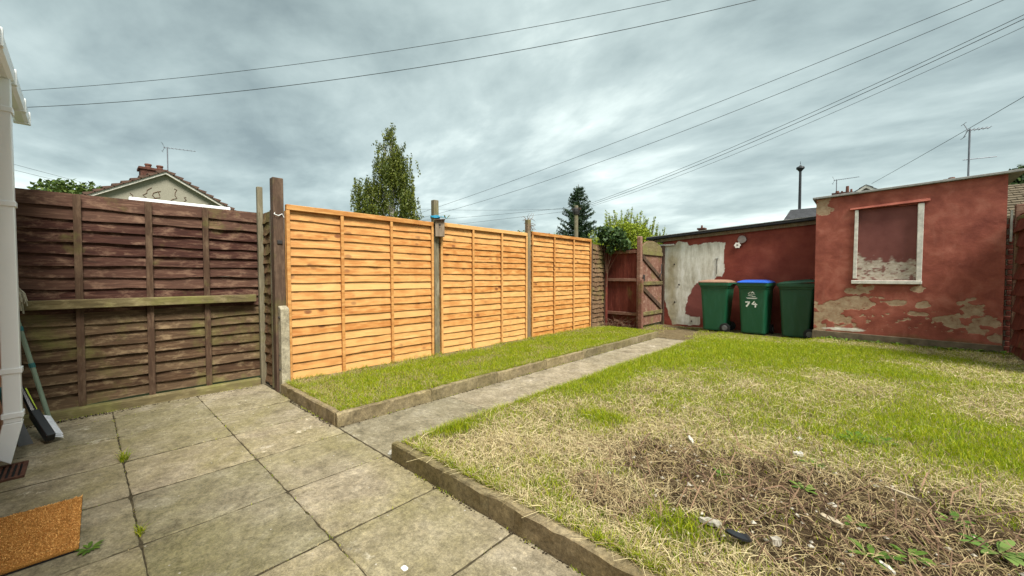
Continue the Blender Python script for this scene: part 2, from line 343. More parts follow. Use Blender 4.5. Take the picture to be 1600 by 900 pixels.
def slab_shape(w, d, m=14, j=.0022):
    """rectangular paving slab with a slightly worn outline"""
    def outline(inset, z, jit):
        p = []
        for (ax, ay), (bx, by) in (((-w,-d),(w,-d)),((w,-d),(w,d)),((w,d),(-w,d)),((-w,d),(-w,-d))):
            for k in range(m):
                t = k/m; x, y = ax+(bx-ax)*t, ay+(by-ay)*t; c = .004 if k == 0 else 0
                p.append((x*(1-(inset+c)/w), y*(1-(inset+c)/d), z))
        return [(x+random.gauss(0, jit), y+random.gauss(0, jit), zz) for x, y, zz in p]
    a = outline(0, -.05, 0); b = outline(.001, -.007, j*.7); c = outline(.004, -.0015, j); d_ = outline(.010, 0, j*.5)
    mb = MB().loft([a, b, c, d_]); me = mb.mesh('slab'); me.materials.append(M['slab_concrete']); return me
for j in range(3):
    for i in range(len(XS)-1):
        x0, x1, y0, y1 = XS[i], XS[i+1], YS[j], YS[j+1]
        link('slab', slab_shape((x1-x0)/2-.0045, (y1-y0)/2-.0012), None, pat, ((x0+x1)/2, (y0+y1)/2, random.uniform(.0005, .004)), (random.uniform(-.004,.004), random.uniform(-.004,.004), random.uniform(-.004,.004)))
PX0, PX1 = -3.245, -2.40
pth = MB().quad((PX0,1.39,-.03),(PX1,1.39,-.03),(PX1,8.1,-.03),(PX0,8.1,-.03)).build('path', M['dark_soil']); tag(pth, kind='structure')
yy = [1.402, 2.55, 3.75, 4.95, 6.1, 7.2, 7.95]
for a, b in zip(yy[:-1], yy[1:]):
    MB().box(PX0+.004, PX1-.004, a+.003, b-.003, -.06, -.002).build('slab', M['path_concrete'], pth, .005, 2)
# cement residue left along the lawn edging
def smear(cx, cy, rx, ry, rz):
    k = 40; pts = []
    for i in range(k):
        a = 2*math.pi*i/k; q = .55+.75*float(fbm(np.array([math.cos(a)*1.6+cx*5]), np.array([math.sin(a)*1.6+cy*5]), 5, 4)[0]); pts.append((cx+math.cos(a)*rx*q, cy+math.sin(a)*ry*q))
    mb = MB(); mb.v = [(x, y, .001) for x, y in pts]+[(cx+(x-cx)*.8, cy+(y-cy)*.8, .0045) for x, y in pts]
    mb.f = [(i, (i+1) % k, k+(i+1) % k, k+i) for i in range(k)]+[tuple(range(k, 2*k))]; mb.build('mortar_smear', M['cement_residue'], pth)
n = NT('cement_residue', .95, .1); w_ = n.coord(); c_ = n.ramp(n.noise(w_, 14, 8, .75), ((.32, (.20,.185,.145)), (.5, (.36,.34,.29)), (.68, (.62,.60,.54)))); n.base(c_).bump(n.noise(w_, 60, 5, .7), .5, .004); M['cement_residue'] = n.mat
for q in ((-2.49,1.62,.09,.20,0),(-2.56,1.95,.06,.18,0),(-2.46,2.35,.05,.30,0),(-2.44,2.95,.035,.25,0),(-2.47,6.2,.04,.3,0)): smear(*q)
# beds
def soil_sheet(name, x0, x1, y0, y1, zf, straw, step=.035):
    nx = int((x1-x0)/step)+1; ny = int((y1-y0)/step)+1
    X, Y = np.meshgrid(np.linspace(x0, x1, nx), np.linspace(y0, y1, ny)); Z = zf(X, Y)+(fbm(X*9, Y*9, 31, 3)-.5)*.022
    V = np.stack([X.ravel(), Y.ravel(), Z.ravel()], 1); I = np.arange(nx*ny).reshape(ny, nx)
    Fq = np.stack([I[:-1,:-1].ravel(), I[:-1,1:].ravel(), I[1:,1:].ravel(), I[1:,:-1].ravel()], 1)
    t = straw(X.ravel(), Y.ravel()); me = np_mesh(name, V, [Fq], np.stack([t]*3, 1)); o = link(name, me, M['lawn_soil'], None, smooth=True); tag(o, kind='structure'); return o
# how the lawn is covered: bare soil and dry thatch as ellipses (x, y, rx, ry, amount)
BARE = [(-.90,2.45,.42,.26,1.), (-.10,2.45,.65,.45,1.), (-.5,2.15,.4,.25,.7), (.25,2.5,.6,.5,1.), (.45,2.35,.5,.5,.9), (.1,2.0,.5,.3,.8), (-1.02,1.78,.22,.18,.8), (-.5,2.62,.4,.2,.8), (1.2,2.6,.6,.6,.7), (.3,2.9,.4,.2,.6)]
DRY = [(-1.25,1.75,.75,.35,.65), (-.55,1.62,.6,.25,.5), (-1.9,2.3,.4,.5,.6), (.6,3.3,.5,.25,.5), (-1.73,1.95,.45,.35,.8), (-1.45,2.2,.4,.3,.9), (-1.9,1.55,.4,.15,.5), (-1.12,3.3,.5,.6,.7), (-.9,2.95,.9,.35,.9), (-.75,4.57,.5,.5,.6), (-2.05,2.65,.3,.5,.6), (.78,7.05,.6,.7,.6), (1.35,8.3,.5,.8,.95), (-1.6,4.1,.4,.5,.55), (.1,3.4,.5,.3,.55), (.9,5.6,.5,.7,.5), (-.2,5.6,.6,.5,.45), (0.2,8.45,.9,.25,.8)]
LUSH = [(-1.53,2.80,.26,.16,1.), (-2.25,1.85,.12,.20,1.), (-.62,1.78,.16,.12,.55), (-1.28,6.9,1.0,1.1,.9), (-.06,3.56,.25,.25,.8), (.45,4.0,.5,.6,.7), (-2.2,4.2,.25,1.6,.7), (-1.19,1.62,.20,.12,.7), (-.2,7.6,1.0,.6,.6), (-1.9,5.6,.4,.8,.7), (.3,6.4,.6,.6,.4)]
def cover(x, y, L, seed, rough=.9):
    v = np.zeros_like(x)
    for cx, cy, rx, ry, a in L:
        d = np.sqrt(((x-cx)/rx)**2+((y-cy)/ry)**2); v = np.maximum(v, a*np.clip(1.35-d, 0, 1))
    return np.clip(v+(fbm(x*3.2, y*3.2, seed, 4)-.5)*rough, 0, 1)
def straw_fac(x, y): return np.clip(.70-cover(x, y, BARE, 3)*1.7, 0, 1)
soil_sheet('lawn', -2.36, 4.0, 1.44, 9.7, ground_z, straw_fac)
soil_sheet('grass_bed', -4.74, -3.29, 1.43, 8.2, lambda x, y: .095+(fbm(x*2, y*2, 8, 3)-.5)*.03, lambda x, y: .5+0*x)
soil_sheet('yard_ground', -5.3, -2.3, 7.93, 9.9, lambda x, y: (.05+(fbm(x*2, y*2, 9, 3)-.5)*.05)*np.clip((y-7.9)/.5,0,1), lambda x, y: .35+0*x, .05)
# kerbs
def kerb_shape(x0, x1, y0, y1, z1, axis, m=16):
    mb = MB(); rings = []; g = random.gauss
    for k in range(m+1):
        t = k/m; en = .004 if k in (0, m) else 0
        if axis == 0: q = lambda v, z, c=0.: (x0+(x1-x0)*t, y0+(y1-y0)*v+g(0,.0012+c), z+g(0,.0012+c)-en)
        else: q = lambda v, z, c=0.: (x1-(x1-x0)*v+g(0,.0012+c), y0+(y1-y0)*t, z+g(0,.0012+c)-en)
        ch = .0022 if random.random() > .12 else .006
        rings.append([q(0,-.12), q(0,z1*.4), q(0,z1-.010,ch*.5), q(.16,z1,ch*.5), q(.84,z1,ch*.4), q(1,z1-.010,ch*.4), q(1,-.12)])
    return mb.loft(rings)
def kerb(name, runs, mat=M['kerb_concrete']):
    e = empty(name); tag(e, kind='structure')
    for (x0, x1, y0, y1, z1, axis) in runs:
        Ltot = (x1-x0) if axis == 0 else (y1-y0); n = max(1, round(Ltot/.92))
        for i in range(n):
            a, b = i*Ltot/n+.002, (i+1)*Ltot/n-.002
            bx = (x0+a, x0+b, y0, y1) if axis == 0 else (x0, x1, y0+a, y0+b); cx, cy = (bx[0]+bx[1])/2, (bx[2]+bx[3])/2
            kerb_shape(bx[0]-cx, bx[1]-cx, bx[2]-cy, bx[3]-cy, z1, axis).build('kerb_stone', mat, e, loc=(cx, cy, random.uniform(-.004,.004)), rot=(random.uniform(-.006,.006), random.uniform(-.006,.006), random.uniform(-.003,.003)))
kerb('bed_kerb', [(-4.62,-3.30,1.395,1.445,.118,0), (-3.295,-3.245,1.395,8.0,.118,1)])
kerb('lawn_kerb', [(-2.40,3.3,1.395,1.448,.12,0), (-2.40,-2.352,1.452,7.95,.108,1)])

# ------------------------------------------------------------------ grass
def blades(name, P, h, w, col_base, col_tip, lean, mat, bend=.6):
    n = len(P); a = RNG.uniform(0, 2*np.pi, n); d = np.stack([np.cos(a), np.sin(a), 0*a], 1); la = RNG.uniform(0, 2*np.pi, n)
    ld = np.stack([np.cos(la), np.sin(la), 0*la], 1)*(lean*h)[:,None]
    up = np.array([0,0,1.])[None]*h[:,None]; wv = d*(w/2)[:,None]
    mid = P+up*.55+ld*.35; tip = P+up*(1-.35*np.minimum(lean, 1.5)[:,None]*bend)+ld
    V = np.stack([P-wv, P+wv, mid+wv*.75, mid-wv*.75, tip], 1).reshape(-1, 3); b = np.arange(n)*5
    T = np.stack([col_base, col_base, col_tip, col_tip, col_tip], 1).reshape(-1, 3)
    me = np_mesh(name, V, [np.stack([b, b+1, b+2, b+3], 1), np.stack([b+3, b+2, b+4], 1)], T)
    return link(name, me, mat)
def lerp(a, b, t): return a+(b-a)*t
def grass_cols(n, g):                    # g: greenness 0..1 for each blade
    G1 = np.array([.275,.340,.008]); G2 = np.array([.460,.475,.020]); G3 = np.array([.150,.250,.007]); D = np.array([.58,.49,.25]); D2 = np.array([.36,.275,.12])
    r = RNG.random((n,1)); green = lerp(lerp(G3, G1, np.clip(r*2,0,1)), G2, np.clip(r*2-1,0,1)); dry = lerp(D2, D, RNG.random((n,1)))
    isdry = (RNG.random(n) > g)[:,None]; c = np.where(isdry, dry, green); return c, isdry[:,0]
def lawn_grass():
    x0, x1, y0, y1 = -2.365, 2.2, 1.45, 9.0; N = 420000
    x = RNG.uniform(x0, x1, N); y = y0+(y1-y0)*RNG.random(N)**1.35
    keep = (x < .35+.20*y)
    bare = cover(x, y, BARE, 3); dry = cover(x, y, DRY, 13, .8); lush = cover(x, y, LUSH, 23, .8)
    dens = np.clip(.92-.38*np.clip((2.9-y)/.8,0,1)+.5*lush-1.25*bare-.1*dry, .04, 1)*(.45+.75*fbm(x*6, y*6, 41, 3))
    keep &= RNG.random(N) < dens; keep &= ~((y > 8.93) & (x > -.8)); 
    x, y, bare, dry, lush = x[keep], y[keep], bare[keep], dry[keep], lush[keep]; n = len(x)
    g = np.clip(.86+.5*lush-.66*dry-.25*bare+(fbm(x*2.2, y*2.2, 77, 4)-.5)*.8, .06, .97)
    c, isdry = grass_cols(n, g)
    h = RNG.uniform(.022, .052, n)*(1+.75*lush)*(1-.3*bare); lean = np.where(isdry, RNG.uniform(.4, 2.2, n), RNG.uniform(.1, 1.0, n)); h = np.where(isdry, h*.8, h)
    w = RNG.uniform(.0022, .0042, n)*(1+.06*y)
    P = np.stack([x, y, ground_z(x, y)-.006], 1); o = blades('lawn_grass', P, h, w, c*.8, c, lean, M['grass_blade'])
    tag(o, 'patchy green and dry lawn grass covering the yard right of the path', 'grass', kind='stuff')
lawn_grass()
def bed_grass():
    N = 130000; x = RNG.uniform(-4.70, -3.30, N); y = 1.45+(8.15-1.45)*RNG.random(N)**1.2
    edge = np.clip((x+4.70)/.28, 0, 1); nz = fbm(x*3, y*3, 51, 4)
    keep = RNG.random(N) < (.18+.82*edge)*(.5+.6*nz); x, y, edge, nz = x[keep], y[keep], edge[keep], nz[keep]; n = len(x)
    front = np.clip((2.3-y)/.8, 0, 1)
    g = np.clip(.93-.5*(1-edge)-.35*front+(nz-.5)*.9, .1, .97); c, isdry = grass_cols(n, g)
    h = RNG.uniform(.025, .06, n)*(1+.3*(nz-.5)); lean = np.where(isdry, RNG.uniform(.4, 2., n), RNG.uniform(.1, .9, n))
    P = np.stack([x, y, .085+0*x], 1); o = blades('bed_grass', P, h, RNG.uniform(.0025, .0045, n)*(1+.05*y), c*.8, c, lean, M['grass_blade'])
    tag(o, 'bright green grass strip between the orange fence and the concrete edging', 'grass', kind='stuff')
    N = 9000; x = RNG.uniform(-4.6, -2.0, N); y = RNG.uniform(8.0, 9.5, N); k = fbm(x*2, y*2, 88, 3) > .5; x, y = x[k], y[k]; n = len(x); c, isd = grass_cols(n, np.full(n, .55))
    o = blades('yard_grass', np.stack([x, y, .05+0*x], 1), RNG.uniform(.02, .06, n), RNG.uniform(.004, .006, n), c*.8, c, RNG.uniform(.2, 1.5, n), M['grass_blade']); tag(o, 'thin scrubby grass on bare earth in front of the side gate', 'grass', kind='stuff')
bed_grass()
def fringe(name, pts, label, h=(.04,.085)):     # longer blades that hang over an edge
    P = np.concatenate(pts); n = len(P); c, d = grass_cols(n, np.full(n, .72)); k = fbm(P[:,0]*4, P[:,1]*4, 151, 3) > .46; P, c, d = P[k], c[k], d[k]; n = len(P)
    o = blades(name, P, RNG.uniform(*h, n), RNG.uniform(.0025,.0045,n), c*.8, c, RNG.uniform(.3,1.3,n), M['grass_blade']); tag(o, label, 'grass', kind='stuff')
def line(x0, x1, y0, y1, z, n): return np.stack([RNG.uniform(x0, x1, n), RNG.uniform(y0, y1, n), np.full(n, z)], 1)
fringe('edge_grass', [line(-2.355,-2.28,1.46,7.9,.10,7000), line(-2.35,1.2,1.45,1.50,.10,4500)], 'longer grass overhanging the concrete edging of the lawn')
fringe('edge_grass', [line(-3.36,-3.30,1.46,7.9,.09,5000), line(-4.6,-3.3,1.45,1.49,.09,1500), line(-4.70,-4.66,1.5,7.7,.085,2500)], 'longer grass along the edging and fence of the green strip')
fringe('joint_moss', [line(-2.4,1.0,1.375,1.393,.0,900), line(-3.24,-3.225,1.45,7.9,.0,900), line(-5.17,-5.14,-.4,1.35,.0,500), line(-4.6,-3.3,1.375,1.393,.0,250)]+[line(-4.9,1.5,y-.003,y+.003,-.006,260) for y in YS[1:3]]+[line(x-.003,x+.003,-.4,1.38,-.006,50) for x in XS[1:]], 'tiny moss and grass sprouting in the paving joints', (.006,.022))
def crumbs(name, lines, n, mat, label, r=(.003,.009)):
    mb = MB()
    for i in range(n):
        x0, x1, y0, y1, z = random.choice(lines); x, y, q = random.uniform(x0,x1), random.uniform(y0,y1), random.uniform(*r); b = len(mb.v)
        mb.v += [(x+a*q*random.uniform(.6,1.4), y+c*q*random.uniform(.6,1.4), z+q*.3+e*q*.6) for a, c, e in ((1,0,0),(0,1,0),(-1,0,0),(0,-1,0),(0,0,1))]; mb.f += [tuple(b+k for k in t) for t in ((0,1,4),(1,2,4),(2,3,4),(3,0,4))]
    tag(mb.build(name, mat), label, 'debris', kind='stuff')
crumbs('soil_crumbs', [(-2.4,1.2,1.37,1.393,0),(-3.24,-3.21,1.4,7.9,0),(-5.17,-5.08,-.4,1.35,0),(-4.6,-3.3,1.36,1.393,0),(-5.17,-5.10,-.4,1.35,0)], 1500, M['dark_soil'], 'dark soil crumbs gathered along the edging and fence foot')
crumbs('paving_grit', [(-4.8,1.2,-.3,1.38,.002),(-3.2,-2.45,1.45,7.5,.0)], 260, M['stone_white'], 'pale grit specks scattered on the paving', (.002,.006))
def strands(name, P, L, w, cols, mat, lift=.02, zf=None):
    n = len(P); a = RNG.uniform(0, 2*np.pi, n); b = a+RNG.normal(0, .5, n); w = np.asarray(w)
    d1 = np.stack([np.cos(a), np.sin(a), 0*a], 1); d2 = np.stack([np.cos(b), np.sin(b), 0*b], 1); s = np.stack([-np.sin(a), np.cos(a), RNG.normal(0,.5,n)], 1)*(w/2)[:,None]
    p0 = P; p1 = P+d1*(L*.5)[:,None]; p2 = p1+d2*(L*.5)[:,None]
    if zf is not None:
        for q in (p0, p1, p2): q[:,2] = zf(q[:,0], q[:,1])+.004
    p1 = p1+np.array([0,0,1.])*RNG.uniform(0, lift, n)[:,None]; p2 = p2+np.array([0,0,1.])*RNG.uniform(0, lift*1.2, n)[:,None]
    V = np.stack([p0-s, p0+s, p1+s, p1-s, p2+s*.6, p2-s*.6], 1).reshape(-1,3); k = np.arange(n)*6
    me = np_mesh(name, V, [np.stack([k, k+1, k+2, k+3], 1), np.stack([k+3, k+2, k+4, k+5], 1)], np.repeat(cols, 6, 0)); return link(name, me, mat)
def gz_(x, y): return float(ground_z(x, y))
def thatch():
    N = 190000; x = RNG.uniform(-2.3, 2.0, N); y = 1.48+7.3*RNG.random(N)**1.7
    bare = cover(x, y, BARE, 3); dry = cover(x, y, DRY, 13, .8); lush = cover(x, y, LUSH, 23, .8)
    k = (RNG.random(N) < np.clip(.10+.55*dry+.22*bare-.45*lush, .02, 1)) & (x < .35+.2*y); x, y = x[k], y[k]; n = len(x)
    c = lerp(np.array([.27,.195,.090]), np.array([.62,.53,.30]), RNG.random((n,1))**.8)
    bk = bare[k][:,None]; c = lerp(c, c*np.array([.68,.63,.58]), np.clip(bk*1.4, 0, 1))
    L = RNG.gamma(2.5, .022, n)+.02
    o = strands('dry_thatch', np.stack([x, y, 0*x], 1), L, RNG.uniform(.0010, .0022, n)*(1+.09*y), c, M['straw'], .030, ground_z); tag(o, 'dry straw and dead grass lying over the lawn', 'dead grass', kind='stuff')
    n = 420; x = RNG.normal(-.1, .65, n); y = np.abs(RNG.normal(2.3, .45, n)); k = (y > 1.5) & (x < 1) & (x > -1.6); x, y = x[k], y[k]; n = len(x)
    c = lerp(np.array([.06,.03,.018]), np.array([.24,.15,.09]), RNG.random((n,1)))
    o = strands('fallen_twigs', np.stack([x, y, 0*x], 1), RNG.uniform(.08, .32, n), RNG.uniform(.003, .006, n), c, M['straw'], .09, ground_z); tag(o, 'thin brown twigs and dead stems strewn over the bare soil', 'twigs', kind='stuff')
    mb = MB()
    for i in range(1700):                                  # clods of turned soil
        x = random.gauss(-.05, .55); y = random.gauss(2.4, .32)
        if y < 1.52 or float(cover(np.array([x]), np.array([y]), BARE, 3)[0]) < .45: continue
        q = random.uniform(.004, .016); z = gz_(x, y); b = len(mb.v)
        mb.v += [(x+a*q*random.uniform(.6,1.4), y+c_*q*random.uniform(.6,1.4), z+q*.35+e*q*.7) for a, c_, e in ((1,0,0),(0,1,0),(-1,0,0),(0,-1,0),(0,0,1))]; mb.f += [tuple(b+t for t in f) for f in ((0,1,4),(1,2,4),(2,3,4),(3,0,4))]
    tag(mb.build('soil_clods', plain('clod_soil', (.058,.038,.021), .95, .5, 14, .1, .6)), 'dark clods of turned soil in the bare patch of the lawn', 'soil', kind='stuff')
    # litter of chips and pebbles
    mb = MB(); n = 330
    for i in range(n):
        x = random.gauss(-.2, .8); y = abs(random.gauss(2.35, .5))
        if y < 1.5 or x < -2.2 or x > 1.6: continue
        r = random.uniform(.004, .013)*(1 if i % 9 else 1.7); z = float(ground_z(x, y))+r*.5; q = [Vector((random.gauss(0,1), random.gauss(0,1), random.gauss(0,.6))).normalized()*r for _ in range(6)]
        b = len(mb.v); mb.v += [(x+s[0]*r*random.uniform(.7,1.3), y+s[1]*r*random.uniform(.7,1.3), z+s[2]*r*.7) for s in ((1,0,0),(0,1,0),(-1,0,0),(0,-1,0),(0,0,1),(0,0,-1))]
        mb.f += [tuple(b+i for i in t) for t in ((0,1,4),(1,2,4),(2,3,4),(3,0,4),(1,0,5),(2,1,5),(3,2,5),(0,3,5))]
    o = mb.build('stone_chips', M['stone_white']); tag(o, 'small pale stone chips scattered on the bare soil', 'stones', kind='stuff')
thatch()

# ------------------------------------------------------------------ fences
def lap_board(name, L, hgt, mat, wave=.002, tilt=(.022, .006), th=.008, seed=0, n=14):
    """board running along +Y, face towards +X, lower edge proud"""
    r = np.random.default_rng(seed); ys = np.linspace(0, L, n)
    wv = np.interp(ys, np.linspace(0, L, n), np.convolve(r.normal(0, 1, n+4), np.ones(3)/2, 'valid')[:n])*wave
    ox = r.normal(0, wave*.6, n); mb = MB(); rings = []
    for i, y in enumerate(ys):
        zb = wv[i]; rings.append([(tilt[0]+ox[i], y, zb), (tilt[1]+ox[i]*.4, y, hgt), (tilt[1]-th*.5, y, hgt), (tilt[0]-th*1.6+ox[i], y, zb+.001)])
    mb.loft(rings); me = mb.mesh(name); me.materials.append(mat); return me
def lap_panel(name, X, y0, y1, z0, z1, battens, mats, label, cat='fence panel', pitch=.098, wave=.0038, cap=True, group=None, tiltx=.021, variants=7, batten_w=.036, edge=True, lean=0, rz=0, thick=.008, low=None):
    wood, bat = mats; root = empty(name, (X, y0, z0), rz); root.rotation_euler = (0, lean, rz); tag(root, label, cat, group); L = y1-y0; top = z1-z0-(.062 if cap else .01)
    nb = max(1, round(top/pitch)); p = top/nb; var = [lap_board('board', L-.004, p+.016, low if (low and i < 8) else wood, wave, (tiltx, .0), thick, i+int(abs(y0)*100)) for i in range(variants)]
    for i in range(nb):
        link('board', var[i if low else (i*3+i//variants) % variants], None, root, (random.uniform(-.001,.001), .002, i*p), (random.uniform(-.0015,.0015)*(1+wave*250), 0, 0))
    fx = tiltx+.004
    for b in ([y0+batten_w/2+.001] if edge else [])+list(battens)+([y1-batten_w/2-.001] if edge else []):
        MB().box(fx, fx+.022, -batten_w/2, batten_w/2, -.01, top+.004).build('batten', bat, root, .002, loc=(0, b-y0, 0), rot=(random.uniform(-.004,.004),0,0))
    if edge: MB().box(-.03, -.008, 0, L, 0, top).build('backing_frame', bat, root)
    if cap: MB().box(-.006, fx+.025, 0, L, top+.006, top+.064).build('top_rail', wood, root, .003)
    return root
NW = (M['new_wood'], M['new_wood'])
lap_panel('lap_fence', -4.735, 1.50, 3.435, .10, 2.03, (2.11, 2.77), NW, 'new orange lap fence panel between the concrete spur and the birdbox post')
lap_panel('lap_fence', -4.735, 3.565, 5.525, .10, 2.045, (4.20, 4.86), NW, 'new orange lap fence panel between the birdbox post and the twiggy-topped post')
lap_panel('lap_fence', -4.735, 5.655, 7.745, .10, 2.085, (6.37, 7.06), NW, 'new orange lap fence panel between the twiggy-topped post and the old brown panel', wave=.0035)
lap_panel('lap_fence', -4.735, 7.83, 8.43, .10, 1.98, (8.36,), (M['brown_wood'], M['dark_post_wood']), 'narrow weathered brown lap panel beside the ivy', pitch=.105, wave=.010, cap=False, edge=False, tiltx=.03)
# dark panel by the house
lap_panel('lap_fence', -5.30, -.66, 1.385, .085, 1.985, (-.03, .44, .895), (M['red_brown_wood'], M['dark_batten_wood']), 'weathered dark red-brown waney lap fence panel beside the patio', pitch=.108, wave=.007, cap=False, tiltx=.030, variants=18, low=M['faded_brown_wood'], batten_w=.05, edge=False, thick=.012)
o = MB().box(-5.255,-5.175,-.62,1.33,.965,1.045).build('fence_rail', M['mossy_wood'], None, .006, 2); tag(o, 'mossy horizontal timber rail fixed across the dark red-brown fence', 'rail')
o = MB().box(-5.262,-5.175,-.6,1.36,-.02,.078).build('gravel_board', M['mossy_wood'], None, .008, 2); tag(o, 'mossy timber lying along the foot of the dark red-brown fence', 'timber')
def post(name, x, y, w, d, z0, z1, mat, label, lean=(0,0), bevel=.006, cat='fence post', top=0):
    mb = MB(); lx, ly = lean
    mb.hexa([(-w/2,-d/2,z0),(w/2,-d/2,z0),(w/2,d/2,z0),(-w/2,d/2,z0),(-w/2+lx,-d/2+ly,z1-top),(w/2+lx,-d/2+ly,z1),(w/2+lx,d/2+ly,z1),(-w/2+lx,d/2+ly,z1-top)])
    o = mb.build(name, mat, None, bevel, 2, loc=(x, y, 0)); tag(o, label, cat); return o
post('fence_post', -5.235, 1.402, .055, .055, -.05, 2.28, M['grey_post_wood'], 'slim pale timber post at the end of the dark red-brown fence', (0,-.01))
tp = post('fence_post', -4.775, 1.445, .10, .105, -.05, 2.31, M['dark_post_wood'], 'tall dark weathered post bolted to the concrete spur', (0,-.012))
MB().tube([(.055,-.05,1.93),(.07,-.06,1.915),(.072,-.02,1.90),(.06,.02,1.925),(.056,.04,1.89)], .004, 5).build('wire_loop', M['white_print'], tp)
MB().box(.048,.062,-.03,.02,1.60,1.64).build('bracket', M['iron_dark'], tp, .003)
sp = empty('concrete_spur', (-4.675, 1.452, -.05)); tag(sp, 'pale grey concrete repair spur bolted to the tall dark post', 'concrete spur')
MB().hexa([(-.05,-.04,0),(.045,-.04,0),(.045,.045,0),(-.05,.045,0),(-.05,-.04,.985),(.035,-.04,.955),(.035,.045,.955),(-.05,.045,.985)]).build('spur_body', M['spur_concrete'], sp, .008, 2)
for bz in (.86, .30, .45):
    MB().tube([(0,-.038,bz),(0,-.052,bz)], .012 if bz != .45 else .006, 8).build('bolt', M['iron_dark'], sp)
# return panel between the two fence lines: faces the house
rp = lap_panel('lap_fence', -4.84, 1.43, 1.43+.56, .02, 1.97, (1.43+.03,), (M['brown_wood'], M['grey_post_wood']), 'narrow weathered return panel between the slim post and the tall dark post', pitch=.115, wave=.009, cap=False, edge=False, tiltx=.022, batten_w=.035)
rp.location = (-5.375, 1.44, .03); rp.rotation_euler = (0, 0, -math.pi/2)
# mirror trick avoided: rotated -90 the boards run along +X and face -Y
for ch in list(rp.children):
    if ch.name.startswith('batten'): ch.location.y = .51
post('fence_post', -4.735, 3.50, .075, .085, -.05, 2.36, M['grey_post_wood'], 'grey timber post carrying the birdbox between two orange panels', (0,-.01))
p2 = post('fence_post', -4.735, 5.59, .085, .085, -.05, 2.30, M['post_wood'], 'old rotting post with dead twigs on its top between orange panels', (0,0), .012)
mb = MB()
for i in range(26):
    a = random.uniform(0, 6.28); r = random.uniform(.02,.05); z = random.uniform(2.1, 2.33); q = Vector((math.cos(a)*r, math.sin(a)*r, z)); e = q+Vector((math.cos(a)*random.uniform(.02,.14), math.sin(a)*random.uniform(.02,.16), random.uniform(-.06,.16)))
    mb.tube([q, (q+e)/2+Vector((random.gauss(0,.015), random.gauss(0,.015), random.gauss(0,.015))), e], [.005,.004,.002], 4)
mb.build('dead_stems', M['twig'], p2)
post('fence_post', -4.735, 7.79, .07, .07, -.05, 2.02, M['dark_post_wood'], 'dark post between the last orange panel and the narrow brown panel')
# birdbox
bb = empty('birdbox', (-4.655, 3.52, 1.83)); bb.rotation_euler = (0, 0, rad(-38)); tag(bb, 'small weathered wooden birdbox tied to the grey fence post', 'birdbox')
MB().box(-.055,.055,-.065,.065,0,.235).build('box_body', M['birdbox_wood'], bb, .003)
MB().box(.0555,.066,-.066,.066,-.005,.225).build('front_panel', M['birdbox_wood'], bb, .003)
MB().hexa([(-.065,-.075,.25),(.10,-.075,.222),(.10,.075,.222),(-.065,.075,.25),(-.065,-.075,.264),(.10,-.075,.236),(.10,.075,.236),(-.065,.075,.264)]).build('lid', M['dark_post_wood'], bb, .002)
for zz, r in ((.16,.014),(.125,.007)): MB().tube([(.0655,0,zz),(.0675,0,zz)], r, 12).build('entrance_hole', M['black_rubber'], bb)
cc = MB()
for k in range(3): cc.tube([(-4.735+.062*math.cos(t), 3.495+.066*math.sin(t), 2.105+k*.011+.006*math.sin(3*t+k)) for t in np.linspace(0, 6.283, 15)], .0065, 5, False)
cc.tube([(-4.67,3.50,2.11),(-4.62,3.56,2.115),(-4.60,3.60,2.10)], .006, 5); o = cc.build('blue_cord', M['cyan_cord']); tag(o, 'bright blue cord wound round the grey fence post above the birdbox', 'cord')

# ------------------------------------------------------------------ red fence, gate
rf = empty('red_fence', (-4.70, 8.47, .06)); tag(rf, 'dark red close-board fence panel under the ivy', 'fence')
n = 8
bdm = MB().box(-.052,.052,.0,.014,0,1.83).mesh('board', .002); bdm.materials.append(M['red_board_wood'])
for i in range(n):
    link('board', bdm, None, rf, (.055+i*.104, .03+(i % 2)*.007, random.uniform(-.02,.01)))
for zz in (.30, 1.08, 1.72): MB().box(0, .80, -.035, .028, zz, zz+.07).build('rail', M['red_rail_wood'], rf, .004)
post('gate_post', -3.885, 8.47, .10, .10, -.02, 2.15, M['red_rail_wood'], 'rough reddish gate post standing between the dark red fence and the gate', (0,0), .016, 'gate post')
post('gate_post', -3.80, 8.36, .10, .09, -.02, 1.20, M['red_rail_wood'], 'short broken reddish post stub in front of the gate post', (.0,0), .018, 'post', .06)
post('gate_post', -3.885, 9.79, .08, .08, 0, 2.02, M['dark_post_wood'], 'dark upright post where the gate meets the rendered lean-to', (0,0), .006, 'gate post')
post('fence_post', -4.70, 8.40, .09, .08, -.02, 1.95, M['red_board_wood'], 'dark red corner post between the brown panel and the red fence', (0,0), .008)
gt = empty('gate', (-3.90, 8.54, .13)); tag(gt, 'reddish ledged and braced timber gate with pale arched top', 'gate')
gw = 1.19; nb = 10
for i in range(nb):
    u0, u1 = i*gw/nb, (i+1)*gw/nb; top = lambda u: 1.72+.24*math.sqrt(max(0, 1-((u-gw/2)/(gw/2))**2))
    mb = MB(); mb.hexa([(0,u0+.002,0),(.018,u0+.002,0),(.018,u1-.002,0),(0,u1-.002,0),(0,u0+.002,top(u0)),(.018,u0+.002,top(u0)),(.018,u1-.002,top(u1)),(0,u1-.002,top(u1))]); mb.build('board', M['red_rail_wood'], gt)
for zz in (.22, .92, 1.62): MB().box(.019,.052,.02,gw-.02,zz,zz+.085).build('ledge', M['mossy_wood'], gt, .004)
for za, zb in ((.92, .305), (1.62, 1.005)):
    MB().hexa([(.0195,.05,za-.10),(.048,.05,za-.10),(.048,.05,za),(.0195,.05,za),(.0195,gw-.05,zb),(.048,gw-.05,zb),(.048,gw-.05,zb+.10),(.0195,gw-.05,zb+.10)]).build('brace', M['dark_post_wood'], gt)
mb = MB()
